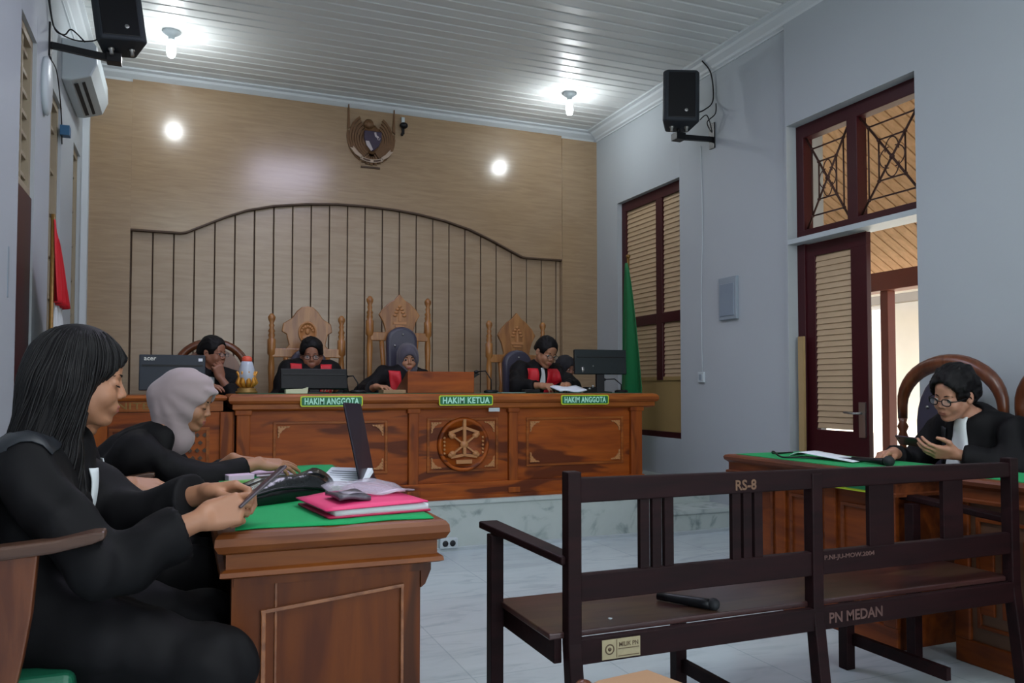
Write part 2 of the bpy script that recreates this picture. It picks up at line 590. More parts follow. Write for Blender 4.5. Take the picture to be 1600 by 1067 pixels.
# ---- back wall panelling: side pilasters, slats, arched upper panel
q = MB()
q.bx((XL + .001, YB - .10, .35), (-.47, YB, ZC - .13)); q.bx((3.775, YB - .10, .35), (XR - .001, YB, ZC - .13))
pil = struct('wall_back_pilasters', q, M['panel'])
xs = [-.465 + .1745 * i for i in range(25)]
q = MB(); q.bx((-.47, YB - .015, .35), (3.775, YB, 3.1))
struct('wall_back_groove', q, M['groove'])
q = MB()
for i in range(len(xs)):
    a = xs[i] + .008
    b = (xs[i + 1] if i + 1 < len(xs) else 3.775) - .004
    if b > a: q.bx((a, YB - .04, .35), (b, YB - .01, 3.0))
struct('wall_back_slats', q, M['slat'], bevel=.003)
arch = [(-.47, 2.575), (-.06, 2.575), (-.015, 2.583), (.15, 2.665), (.33, 2.755), (.506, 2.828), (.75, 2.892), (1.06, 2.938), (1.35, 2.962), (1.647, 2.966), (1.92, 2.955), (2.168, 2.931), (2.45, 2.885),
        (2.717, 2.816), (2.95, 2.725), (3.15, 2.635), (3.308, 2.566), (3.36, 2.56), (3.775, 2.56)]
q = MB(); q.prism(arch + [(3.775, ZC - .1), (-.47, ZC - .1)], 'y', YB - .085, YB - .03)
struct('wall_back_arch_panel', q, M['panel'])
# dark lip following the arch
q = MB()
lip = [(x, z) for x, z in arch]
q.prism(lip + [(x, z - .016) for x, z in lip[::-1]], 'y', YB - .095, YB - .03)
struct('trim_4', q, M['groove'])

# ---- podium and step
q = MB()
q.bx((XL, 5.5, 0), (3.58, YB, .35)); q.bx((3.58, 5.78, 0), (XR, YB, .35))
q.bx((XL, 5.485, .325), (3.595, 5.52, .352)); q.bx((3.58, 5.765, .325), (XR, 5.80, .352))
struct('floor_podium', q, M['plinth'])
q = MB(); q.bx((3.585, 5.42, 0), (XR, 5.78, .165)); q.bx((3.585, 5.405, .155), (XR, 5.78, .185))
struct('floor_step', q, M['plinth'])
q = MB(); q.bx((XL, 5.47, 0), (3.58, 5.5, .022)); q.bx((3.58, 5.39, 0), (XR, 5.42, .022))
struct('trim_5', q, M['frame_w'])

# ---- window_1 (right wall)
def louvre(y0, y1, z0, z1, x, mat, n, name, parent):
    q = MB()
    dz = (z1 - z0) / n
    for i in range(n):
        zc = z0 + (i + .5) * dz
        q.ob((x, (y0 + y1) / 2, zc), (.012, y1 - y0, dz * 1.12), (0, R(14), 0))
    return q.build(name, mat, parent)
wx = 4.255
fr = MB()
fr.bx((wx, WY0, WZ0), (wx + .06, WY0 + .001 + .03, WZ1)); fr.bx((wx, WY1 - .08, WZ0), (wx + .06, WY1, WZ1))
fr.bx((wx, WY0, WZ1 - .10), (wx + .06, WY1, WZ1)); fr.bx((wx, WY0, WZ0), (wx + .06, WY1, WZ0 + .055))
fr.bx((wx, 6.585, 1.24), (wx + .055, 6.69, WZ1 - .1)); fr.bx((wx, WY0, 1.79), (wx + .05, WY1, 1.89))
fr.bx((wx, 6.22, WZ0), (wx + .05, 6.26, WZ1))
win = fr.build('window_1', M['maroon'], kind='structure', bevel=.004)
def childof(o, ob):
    pass
for (a, b) in ((6.26, 6.59), (6.69, 7.27)):
    for (c, d, n) in ((1.26, 1.79, 12), (1.89, 3.02, 24)):
        o = louvre(a, b, c, d, wx + .03, M['louvre'], n, 'louvre_panel', win)
MB().bx((wx + .02, 6.26, .745), (wx + .045, 7.27, 1.255)).build('lower_panel', M['louvre2'], win)
MB().bx((wx + .005, 6.26, 1.235), (wx + .05, 7.27, 1.27)).build('lower_rail', M['louvre2'], win)

# ---- door_1 with transom (right wall)
dx = 4.26
q = MB()
q.bx((dx, DY0 + .001, 2.29), (dx + .09, DY0 + .02, DZ)); q.bx((dx, DY1 - .075, 0), (dx + .09, DY1, DZ))
q.bx((dx, DY0, DZ - .10), (dx + .09, DY1, DZ)); q.bx((dx, 4.155, 2.29), (dx + .09, 4.245, DZ - .08))
q.bx((dx, DY0, 2.27), (dx + .09, DY1, 2.335))
door = q.build('door_1', M['maroon'], kind='structure', bevel=.004)
MB().bx((4.172, DY0, 2.232), (dx + .11, DY1, 2.268)).build('transom_ledge', M['frame_w'], door)
def grille(y0, y1, z0, z1, x):
    q = MB()
    def L(p, q_, r=.007):
        q.tube([(x, p[0], p[1]), (x, q_[0], q_[1])], r, 6)
    cy, cz = (y0 + y1) / 2, (z0 + z1) / 2
    hy, hz = (y1 - y0) / 2, (z1 - z0) / 2
    for s in (-1, 1):
        L((cy - hy, cz - s * hz), (cy + hy, cz + s * hz), .008)
    for k in (.72, .40):
        for s in (-1, 1):
            L((cy - hy * k, cz + s * hz * k), (cy + hy * k, cz + s * hz * k), .006)
            L((cy + s * hy * k, cz - hz * k), (cy + s * hy * k, cz + hz * k), .006)
            for t in (-1, 1):
                q.sph((x, cy + s * hy * k, cz + t * hz * k), .014, 8)
    # scrolls inside the small rectangle
    for s in (-1, 1):
        for vert in (0, 1):
            P = []
            for i in range(13):
                a = PI * i / 12
                if vert:
                    P.append((x, cy + hy * .26 * math.cos(a) * .8, cz + s * hz * (.40 - .22 * math.sin(a) ** .8) if 0 else cz + s * hz * (.12 + .26 * math.sin(a))))
                else:
                    P.append((x, cy + s * hy * (.10 + .28 * math.sin(a)), cz + hz * .2 * math.cos(a)))
            q.tube(P, .004, 5)
    q.sph((x, cy, cz), .022, 8, sc=(.6, 1, 1))
    return q
for (a, b) in ((3.62, 4.155), (4.245, 4.67)):
    grille(a, b, 2.335, DZ - .10, dx + .03).build('iron_grille', M['iron'], door)
# leaf: closed left half
lx0, lx1 = 4.275, 4.315
LY0, LY1, LZ = 4.10, 4.68, 2.225
q = MB()
q.bx((lx0, LY0, .02), (lx1, LY0 + .14, LZ)); q.bx((lx0, LY1 - .10, .02), (lx1, LY1, LZ))
q.bx((lx0, LY0, 2.13), (lx1, LY1, LZ)); q.bx((lx0, LY0, .66), (lx1, LY1, .855)); q.bx((lx0, LY0, .02), (lx1, LY1, .18))
leaf = q.build('door_leaf', M['maroon'], door, bevel=.003)
louvre(LY0 + .14, LY1 - .10, .87, 2.13, lx0 + .018, M['louvre'], 30, 'louvre_panel', leaf)
MB().bx((lx0 + .01, LY0 + .14, .18), (lx1 - .01, LY1 - .10, .66)).build('lower_panel', M['louvre2'], leaf)
h = MB(); h.bx((lx0 - .012, LY0 + .02, .82), (lx0, LY0 + .075, 1.06), 0)
h.tube([(lx0 - .01, LY0 + .05, .985), (lx0 - .05, LY0 + .05, .985), (lx0 - .055, LY0 + .09, .985), (lx0 - .05, LY0 + .17, .99)], .008, 8)
h.build('door_handle', M['metal'], leaf)
# second leaf, opened outwards against the corridor
q = MB()
q.bx((4.36, 3.55, .02), (4.92, 3.59, LZ))
lf2 = q.build('door_leaf', M['maroon'], door, bevel=.003)

# ---- left wall openings (seen at a grazing angle)
def left_opening(name, y0, y1, z0, z1, kind):
    q = MB()
    x = XL - .022
    q.bx((x - .05, y0, z0), (x, y0 + .05, z1)); q.bx((x - .05, y1 - .05, z0), (x, y1, z1))
    q.bx((x - .05, y0, z1 - .05), (x, y1, z1))
    zt = 2.28 if kind == 'door' else z0
    q.bx((x - .05, y0, zt), (x, y1, zt + .05))
    o = q.build(name, M['lattice'] if kind != 'door' else M['lattice'], kind='structure')
    g = MB()
    for i in range(7):
        zz = zt + .05 + (z1 - zt - .1) * (i + .5) / 7
        g.bx((x - .04, y0 + .05, zz - .012), (x - .015, y1 - .05, zz + .012))
    g.bx((x - .045, (y0 + y1) / 2 - .012, zt), (x - .01, (y0 + y1) / 2 + .012, z1))
    g.build('window_bars', M['lattice'], o)
    MB().bx((x - .09, y0, zt), (x - .06, y1, z1)).build('pane', M['lattice'], o)
    if kind == 'door':
        MB().bx((x - .03, y0, 0), (x + .01, y1, zt)).build('door_leaf', M['maroon'], o)
    return o
left_opening('door_2', 4.97, 5.45, 0, 3.22, 'door')
left_opening('window_2', 6.0, 6.5, 1.0, 3.17, 'win')
left_opening('window_3', 7.16, 7.6, 1.0, 3.12, 'win')
struct('trim_6', MB().bx((XL, 7.72, .35), (XL + .05, YB - .101, ZC - .13)), M['cornice'])

# ---- corridor outside the door
q = MB()
# sloping plank ceiling of the veranda: planks run down the slope
y = 1.5
while y < 9.5:
    q.add([(4.5, y, 3.62), (6.75, y, 2.32), (6.75, y + .105, 2.32), (4.5, y + .105, 3.62), (4.5, y, 3.66), (6.75, y, 2.36), (6.75, y + .105, 2.36), (4.5, y + .105, 3.66)],
          [(0, 3, 2, 1), (4, 5, 6, 7), (0, 1, 5, 4), (1, 2, 6, 5), (2, 3, 7, 6), (3, 0, 4, 7)])
    y += .12
q.build('ceiling_veranda', wood('veranda_plank', (226, 190, 150), (206, 168, 128), (192, 156, 118), 'x', 1, .6, .3, 0), kind='structure')
q = MB().add([(4.48, 1.5, 3.665), (6.8, 1.5, 2.37), (6.8, 9.5, 2.37), (4.48, 9.5, 3.665), (4.48, 1.5, 3.75), (6.8, 1.5, 2.45), (6.8, 9.5, 2.45), (4.48, 9.5, 3.75)],
             [(0, 3, 2, 1), (4, 5, 6, 7), (0, 1, 5, 4), (1, 2, 6, 5), (2, 3, 7, 6), (3, 0, 4, 7)])
q.build('ceiling_veranda_deck', M['groove'], kind='structure')
struct('beam_veranda', MB().bx((6.2, 1.5, 2.10), (6.4, 9.5, 2.28)), flat('corridor_brown_paint', (120, 62, 48), .5), bevel=.006)
for yy in (5.78, 6.75, 3.6, 8.6):
    struct('pillar', MB().bx((6.24, yy - .045, 0), (6.34, yy + .045, 2.1)), flat('corridor_brown_paint', (120, 62, 48), .5), bevel=.006)
struct('ground', MB().bx((4.52, -4, -.14), (16, 16, -.02)), flat('sunlit_concrete', (196, 186, 168), .85, var=.08))
struct('floor_veranda', MB().bx((4.52, 0, -.02), (6.6, 10, 0)), flat('veranda_tile', (186, 170, 150), .5, var=.08))
# neighbouring building with arched opening
bld = thing('neighbour_building', 'cream building in the sun, seen through the open doorway', 'building', (9.5, 9.5, 0))
cream = flat('cream_facade', (238, 234, 224), .8, var=.04)
q = MB(); q.bx((9.2, 5.5, 0), (9.5, 7.4, 4.0)); q.bx((9.2, 9.7, 0), (9.5, 14, 4.0)); q.bx((9.2, 7.4, 2.75), (9.5, 9.7, 4.0))
q.build('wall', cream, bld)
q = MB(); q.bx((9.6, 7.0, 0), (9.7, 10.2, 3.0)); q.build('inner_wall', cream, bld)
q = MB(); q.bx((9.1, 5.5, 2.35), (9.22, 14, 2.47)); q.build('ledge', flat('grey_ledge', (112, 106, 98), .7), bld)
q = MB(); q.bx((9.12, 7.25, 0), (9.2, 7.42, 2.35)); q.bx((9.12, 8.5, 0), (9.2, 8.66, 2.35)); q.build('column', cream, bld)
q = MB(); q.add([(8.7, 5.4, 3.9), (10.6, 5.4, 4.9), (10.6, 14, 4.9), (8.7, 14, 3.9), (8.7, 5.4, 4.0), (10.6, 5.4, 5.0), (10.6, 14, 5.0), (8.7, 14, 4.0)],
                [(0, 3, 2, 1), (4, 5, 6, 7), (0, 1, 5, 4), (1, 2, 6, 5), (2, 3, 7, 6), (3, 0, 4, 7)])
q.build('roof', flat('roof_tile', (128, 72, 54), .8), bld)
# ================================================================ JUDGES' BENCH
def moulding_profile(d=0.0):
    # (outset, z) for the thick moulded top, z measured down from the surface
    return [(0, 0), (.02, -.004), (.035, -.02), (.038, -.045), (.028, -.062), (.012, -.07), (.012, -.10), (0, -.108), (-.02, -.115)]

def moulded_top(x0, y0, x1, y1, z, prof, mat_i=0):
    """slab whose four edges carry a moulded profile"""
    q = MB(); vs = []; fs = []
    for (o, dz) in prof:
        vs += [(x0 - o, y0 - o, z + dz), (x1 + o, y0 - o, z + dz), (x1 + o, y1 + o, z + dz), (x0 - o, y1 + o, z + dz)]
    n = len(prof)
    fs.append((0, 1, 2, 3)); fs.append(tuple(4 * (n - 1) + k for k in (3, 2, 1, 0)))
    for i in range(n - 1):
        for k in range(4):
            k2 = (k + 1) % 4
            fs.append((4 * i + k, 4 * (i + 1) + k, 4 * (i + 1) + k2, 4 * i + k2))
    q.add(vs, fs, mat_i)
    return q

def panel_frame(x0, z0, x1, z1, y, w=.018, d=.012):
    q = MB()
    q.bx((x0, y - d, z0), (x1, y, z0 + w)); q.bx((x0, y - d, z1 - w), (x1, y, z1))
    q.bx((x0, y - d, z0), (x0 + w, y, z1)); q.bx((x1 - w, y - d, z0), (x1, y, z1))
    return q
def corner_carving(cx, cz, sx, sz, y, s=.085):
    """little leafy corner bracket"""
    pts = [(0, 0), (1, 0), (.92, .13), (.62, .17), (.5, .3), (.36, .36), (.3, .5), (.17, .62), (.13, .92), (0, 1)]
    q = MB()
    q.prism([(cx + sx * a * s, cz + sz * b * s) for a, b in pts], 'y', y - .014, y)
    for k in (.25, .5, .75):
        q.sph((cx + sx * k * s, y - .014, cz + sz * .06 * s), .006, 6)
        q.sph((cx + sx * .06 * s, y - .014, cz + sz * k * s), .006, 6)
    return q

BZ = 1.118
jb = thing('judges_bench', 'long orange teak judges bench with three carved front panels on the marble platform', 'judges bench', (1.9, 5.9, .35))
q = MB(); q.bx((.33, 5.60, .35), (3.40, 5.64, BZ - .1)); q.bx((.33, 5.6, .35), (.37, 6.2, BZ - .1)); q.bx((3.36, 5.6, .35), (3.40, 6.2, BZ - .1))
q.build('front', M['teak'], jb)
q = MB(); q.bx((.31, 5.56, .35), (3.42, 5.62, .47)); q.bx((.31, 5.545, .35), (3.43, 5.60, .375))
q.build('base_board', M['teak'], jb, bevel=.006)
q = moulded_top(.30, 5.55, 3.49, 6.25, BZ, moulding_profile())
q.build('bench_top', M['teakm'], jb)
q = MB(); q.bx((.33, 5.66, BZ), (3.46, 6.22, BZ + .003)); q.build('green_cloth', M['clothd'], jb)
for (a, b) in ((.315, .40), (1.478, 1.55), (2.249, 2.32), (3.30, 3.40)):
    q = MB(); q.bx((a, 5.565, .38), (b, 5.61, BZ - .1))
    q.bx((a - .012, 5.55, .38), (b + .012, 5.61, .42)); q.bx((a - .01, 5.555, BZ - .14), (b + .01, 5.61, BZ - .1))
    q.build('pilaster', M['teakv'], jb, bevel=.005)
for (x0, x1, z0, z1) in ((.55, 1.33, .555, .93), (1.62, 2.17, .545, .94), (2.40, 3.24, .565, .935)):
    pf = panel_frame(x0, z0, x1, z1, 5.602).build('panel_frame', M['teakm'], jb, bevel=.003)
    i = .03 if x1 - x0 > .6 else .03
    for (cx, sx) in ((x0 + i, 1), (x1 - i, -1)):
        for (cz, sz) in ((z0 + i, 1), (z1 - i, -1)):
            corner_carving(cx, cz, sx, sz, 5.602, .08).build('corner_carving', M['teakl'], pf)
# round carved emblem in the centre panel
ex, ez, ey = 1.895, .745, 5.60
q = MB()
q.lathe([(.0, -.012), (.165, -.012), (.172, -.03), (.185, -.034), (.195, -.028), (.2, 0)], (ex, ey, ez), 48, 'y')
emb = q.build('emblem', M['teak'], jb)
q = MB()
def rb(p, q_, w, d=.016):
    P = Vector((p[0], 0, p[1])); Q = Vector((q_[0], 0, q_[1])); t = (Q - P).normalized(); n = Vector((-t.z, 0, t.x)) * w
    poly = [P + n, Q + n, Q - n, P - n]
    return [(ex + v.x, ez + v.z) for v in poly]
for a in (40, 140, 220, 320):
    c, s_ = math.cos(R(a)), math.sin(R(a))
    q.prism(rb((0, 0), (.14 * c, .125 * s_), .006), 'y', ey - .04, ey - .010)
    q.sph((ex + .115 * c, ey - .026, ez + .10 * s_), .036, 10, sc=(.75, .62, .6))
    q.sph((ex + .135 * c, ey - .026, ez + .118 * s_), .026, 8, sc=(.8, .7, .7))
q.prism(rb((0, -.07), (0, .185), .011), 'y', ey - .045, ey - .010)
q.sph((ex, ey - .032, ez), .034, 12, sc=(1, .6, .9))
for s_ in (-1, 1):
    q.prism(rb((0, .125), (s_ * .115, .085), .010), 'y', ey - .035, ey - .010)
    q.prism(rb((0, -.075), (s_ * .10, -.09), .010), 'y', ey - .035, ey - .010)
    for k in range(5):
        q.sph((ex + s_ * .148, ey - .022, ez + .05 - k * .028), .011, 6)
q.prism(rb((-.06, -.125), (.06, -.125), .014), 'y', ey - .035, ey - .010)
q.build('emblem_relief', M['teakl'], emb)

def bench_sign(text, x0, x1, z0, z1, label, y=5.508):
    t = thing('name_sign', label, 'sign', ((x0 + x1) / 2, y, z0), 'green signs with yellow border on the judges bench')
    def rr(a, b, c, d, r):
        P = []
        for (cx, cz, a0) in ((c - r, d - r, 0), (a + r, d - r, 90), (a + r, b + r, 180), (c - r, b + r, 270)):
            for k in range(5):
                an = R(a0 + 22.5 * k); P.append((cx + r * math.cos(an), cz + r * math.sin(an)))
        return P
    q = MB(); q.prism(rr(x0, z0, x1, z1, .014), 'y', y - .004, y + .004); q.build('border', flat('yellow_sign_border', (186, 206, 42), .5), t)
    q = MB(); q.prism(rr(x0 + .008, z0 + .008, x1 - .008, z1 - .008, .010), 'y', y - .006, y - .003); q.build('face', flat('green_sign_face', (6, 104, 62), .5), t)
    if text:
        L = letters(text, (z1 - z0) * .62, (x1 - x0) * .87, .003, 1.1, bold=.028)
        L.xf(Matrix.Translation(((x0 + x1) / 2, y - .007, z0 + (z1 - z0) * .20)))
        L.build('lettering', flat('sign_letters', (176, 232, 208), .5), t)
    return t
bench_sign('HAKIM ANGGOTA', .715, 1.135, 1.032, 1.104, 'green sign reading HAKIM ANGGOTA behind the dark open laptop, leftmost of the three')
bench_sign('HAKIM KETUA', 1.683, 2.095, 1.032, 1.106, 'green sign reading HAKIM KETUA in the middle of the judges bench')
bench_sign('HAKIM ANGGOTA', 2.652, 3.062, 1.032, 1.106, 'green sign reading HAKIM ANGGOTA at the right end of the judges bench')
tag(MB().bx((2.075, 5.535, .985), (2.16, 5.541, 1.012)).build('paper_sticker', M['plast']), 'small white sticker just below the HAKIM KETUA sign', 'sticker')

# clerk's desk left of the bench
cd = thing('clerk_desk', 'carved teak clerk desk joining the left end of the judges bench', 'desk', (-.25, 5.9, .35))
q = MB(); q.bx((-.54, 5.63, .35), (.305, 5.67, 1.0)); q.bx((-.54, 5.63, .35), (-.50, 6.2, 1.0)); q.build('front', M['teak'], cd)
moulded_top(-.54, 5.62, .228, 6.2, 1.112, [(0, 0), (.02, -.005), (.03, -.02), (.022, -.035), (.005, -.04), (.005, -.105), (-.01, -.11)]).build('desk_top', M['teakm'], cd)
L = letters('PANITERA', .042, .40, .006, 1.1, .01); L.xf(Matrix.Translation((-.30, 5.612, 1.022))); L.build('lettering', M['golddk'], cd)
q = panel_frame(-.44, .45, .15, .90, 5.632)
for i in range(12):
    for j in range(8):
        q.ob((-.40 + i * .045 + (j % 2) * .027, 5.628, .50 + j * .05), (.022, .012, .022), (0, R(45), 0), 1)
q.build('carved_panel', [M['teakm'], M['groove']], cd)
for a in (-.53, .215): MB().bx((a, 5.6, .36), (a + .08, 5.64, 1.0)).build('pilaster', M['teakv'], cd, bevel=.004)

# ================================================================ CARVED CHAIRS behind the bench
def turned_post(x, y, z0, z1, r=.03):
    L = z1 - z0
    P = [(0, .018), (.02, .028), (.06, .026), (.09, .03)]
    prof = [(r, z0), (r, z0 + .35)]
    zc = z0 + .40
    zt = z1 - .30
    n = 6
    prof += [(r * .7, zc), (r * 1.05, zc + .05), (r * .75, zc + .12)]
    prof += [(r * .72, zt - .30), (r * .95, zt - .16), (r * .7, zt - .06), (r * 1.15, zt - .04), (r * 1.15, zt + .08), (r * .7, zt + .09), (r * 1.0, zt + .115), (r * .7, zt + .135),
             (r * 1.0, zt + .15), (r * .55, zt + .175), (r * .8, zt + .20), (r * .5, zt + .215), (r * 1.0, zt + .25), (r * 1.05, zt + .27), (r * .5, zt + .295), (0.0001, zt + .30)]
    return MB().lathe(prof, (x, y, 0), 14)

def star_crest(w, h):
    # rounded five-pointed shield outline
    P = []
    pts = [(0, 1.0), (.24, .86), (.48, .78), (.80, .62), (.98, .48), (.78, .30), (.66, .08), (.72, -.05), (.4, -.12)]
    for a, b in pts: P.append((a * w, b * h))
    return P + [(-a, b) for a, b in P[::-1][:-1]]
def arch_crest(w, h):
    pts = [(0, 1.0), (.22, .98), (.42, .88), (.62, .72), (.95, .60), (1.0, .42), (.82, .36), (.72, .12), (.9, .0), (.6, -.1)]
    P = [(a * w, b * h) for a, b in pts]
    return P + [(-a, b) for a, b in P[::-1][:-1]]

def carved_chair(xc, w, ztop, zcrest, label, crest, pad, pz, mat, y=7.0, px=0, zrail=None, emblem='tree'):
    t = thing('carved_armchair', label, 'chair', (xc, y, .35), 'carved high-backed chairs behind the judges bench')
    for s in (-1, 1):
        turned_post(xc + s * w / 2, y, .35, ztop).build('post', mat, t)
    zr = zrail or ztop - .38
    for za, zb in ((zr, zr + .075), (.80, .86)): MB().bx((xc - w / 2, y - .02, za), (xc + w / 2, y + .02, zb)).build('back_rail', mat, t, bevel=.006)
    cw, ch = w * .36, zcrest - zr - .06
    q = MB(); q.prism([(xc + a, zr + .06 + b) for a, b in crest(cw, ch)], 'y', y - .018, y + .018)
    cr = q.build('crest', mat, t, bevel=.006)
    q = MB()
    cz = zr + .06 + ch * .45
    if emblem == 'tree':
        q.prism([(xc - .012, cz - .05), (xc + .012, cz - .05), (xc + .006, cz + .05), (xc - .006, cz + .05)], 'y', y - .03, y - .018)
        for k in range(3):
            for s in (-1, 1):
                q.sph((xc + s * (.018 + .012 * k), y - .02, cz + .06 - .028 * k), .017, 8, sc=(1.2, .6, .7))
        q.sph((xc, y - .02, cz + .085), .018, 8, sc=(1, .6, .8))
        q.bx((xc - .06, y - .028, cz - .075), (xc + .06, y - .018, cz - .052))
        q.bx((xc - .04, y - .03, cz - .10), (xc + .04, y - .018, cz - .085))
    else:
        q.lathe([(.085, 0), (.085, -.012), (.072, -.014), (.07, -.004), (.0001, -.004)], (xc, y - .018, cz - .02), 28, 'y', sc=(1.15, .9))
        for k in range(7):
            a = R(20 + 140 * k / 6); q.sph((xc + .05 * math.cos(a), y - .026, cz - .02 + .055 * math.sin(a)), .014, 8, sc=(1, .5, 1))
        q.bx((xc - .04, y - .03, cz - .07), (xc + .04, y - .02, cz - .05)); q.sph((xc, y - .025, cz - .01), .02, 8, sc=(1, .6, 1.4))
    q.build('carving', M['teakl'], cr)
    # curved side slats
    for s in (-1, 1):
        P = [(xc + s * (w * .30), y, zr), (xc + s * (w * .27), y, zr - .2), (xc + s * w * .31, y, zr - .38), (xc + s * w * .28, y, .86)]
        MB().tube(P, .022, 8).build('side_slat', mat, t)
    # upholstered back pad
    if pad:
        q = MB(); hw = w * .26
        pxc = xc + px
        pr = []
        for k in range(13):
            a = PI * k / 12; pr.append((pxc + hw * math.cos(a), pz - hw * .9 + hw * .9 * math.sin(a)))
        q.prism([(pxc + hw * .92, .95)] + pr + [(pxc - hw * .92, .95)], 'y', y - .13, y - .045)
        p = q.build('back_pad', M['pad'], t, bevel=.03, seg=3)
        for (ax, az) in ((0, pz - .07), (-.07, pz - .17), (.07, pz - .17), (0, pz - .27)):
            MB().sph((pxc + ax, y - .134, az), .010, 8).build('crystal_button', M['metal'], p)
    q = MB(); q.bx((xc - w / 2, y - .52, .70), (xc + w / 2, y, .79)); q.build('seat', M['pad'], t, bevel=.02)
    for s in (-1, 1):
        MB().bx((xc + s * w / 2 - .025, y - .52, .35), (xc + s * w / 2 + .025, y - .47, .70)).build('leg', mat, t)
        MB().bx((xc + s * w / 2 - .03, y - .52, 1.02), (xc + s * w / 2 + .03, y - .02, 1.05)).build('armrest', mat, t, bevel=.008)
        MB().bx((xc + s * w / 2 - .02, y - .50, .80), (xc + s * w / 2 + .02, y - .46, 1.02)).build('arm_support', mat, t)
    return t
carved_chair(.96, .585, 1.79, 1.86, 'carved wooden armchair with rounded crest behind the left judge', arch_crest, True, 1.50, M['chairw'], emblem='oval', zrail=1.42)
carved_chair(1.765, .53, 1.975, 2.0, 'tallest carved chair with grey buttoned pad behind the chief judge in the centre', star_crest, True, 1.70, M['chairw'], zrail=1.58)
carved_chair(2.90, .55, 1.795, 1.875, 'carved chair with star crest behind the bareheaded male judge in glasses', star_crest, True, 1.515, M['chairw'], px=-.03, zrail=1.40)
# clerk's round-backed chair
t = thing('round_back_chair', 'brown wooden chair with round arched back behind the clerk', 'chair', (.2, 7.0, .35))
q = MB()
P = [(.2 + .27 * math.cos(a), 7.0, 1.30 + .235 * math.sin(a)) for a in [PI * k / 16 for k in range(17)]]
q.tube([(.47, 7.0, .8)] + P + [(-.07, 7.0, .8)], .032, 8)
q.build('back_frame', M['chaird'], t)
q = MB(); q.prism([(.2 + .22 * math.cos(a), 1.30 + .19 * math.sin(a)) for a in [PI * k / 16 for k in range(17)]] + [(-.02, .95), (.42, .95)], 'y', 6.99, 7.02); q.build('back_panel', M['chaird'], t)
MB().bx((-.07, 6.5, .77), (.47, 7.02, .84)).build('seat', M['pad'], t, bevel=.02)
for a in (-.06, .42):
    for b in (6.52, 6.96): MB().bx((a, b, .35), (a + .045, b + .045, .77)).build('leg', M['chaird'], t)
    MB().bx((a, 6.5, 1.0), (a + .05, 7.0, 1.03)).build('armrest', M['chaird'], t, bevel=.008)

# ================================================================ LEFT DESK
ld = thing('advocates_desk', 'long teak desk with green cloth beside the three seated women', 'desk', (.385, 3.1, 0))
TZ = .78
moulded_top(.095, 2.205, .68, 4.0, TZ, [(0, 0), (.012, -.004), (.02, -.014), (.022, -.034), (.012, -.052), (-.008, -.06), (-.008, -.098), (.006, -.104), (.008, -.116), (-.006, -.122), (-.03, -.124)]).build('desk_top', M['deskm'], ld)
q = MB()
q.bx((.125, 2.255, 0), (.635, 2.285, TZ - .12))
q.build('end_panel', M['desk'], ld, bevel=.003)
q = MB(); q.bx((.60, 2.285, 0), (.635, 3.95, TZ - .12)); q.build('front_panel', M['desk'], ld)
q = MB(); q.bx((.125, 3.92, 0), (.60, 3.95, TZ - .12)); q.build('end_panel', M['desk'], ld)
q = MB(); q.bx((.12, 2.25, 0), (.135, 2.31, TZ - .12)); q.bx((.125, 2.245, TZ - .15), (.65, 2.26, TZ - .12))
q.add([(.635, 2.25, TZ - .12), (.665, 2.25, TZ - .12), (.665, 2.25, TZ - .15), (.648, 2.25, TZ - .19), (.635, 2.25, TZ - .20),
       (.635, 2.29, TZ - .12), (.665, 2.29, TZ - .12), (.665, 2.29, TZ - .15), (.648, 2.29, TZ - .19), (.635, 2.29, TZ - .20)],
      [(4, 3, 2, 1, 0), (5, 6, 7, 8, 9), (0, 1, 6, 5), (1, 2, 7, 6), (2, 3, 8, 7), (3, 4, 9, 8), (4, 0, 5, 9)])
q.build('corbel', M['desk'], ld)
q = MB()
fw = .010
for (a, b) in (((.195, 2.243, .08), (.207, 2.256, .555)), ((.575, 2.243, .08), (.583, 2.256, .592)), ((.23, 2.25, .05), (.236, 2.256, .655))):
    q.bx(a, b)
q.ob((.389, 2.2495, .574), (.392, .013, .010), (0, R(-5.4), 0))
q.build('panel_moulding', M['teakmy'], ld, bevel=.002)
# green cloth lying on the desk
cl = MB()
P = []
nx, ny = 10, 24
for i in range(nx):
    row = []
    for j in range(ny):
        x = .125 + (.66 - .125) * i / (nx - 1) + .004 * math.sin(j * 1.7)
        y_ = 2.215 + .012 * math.sin(i * 1.1) + (3.96 - 2.23) * j / (ny - 1)
        row.append((x, y_, TZ + .001 + .0008 * math.sin(i * 2.1 + j)))
    P.append(row)
cl.grid(P, .004, (0, 0, 1))
tag(cl.build('desk_cloth', M['cloth']), 'bright green cloth spread over the desk of the seated women', 'cloth')

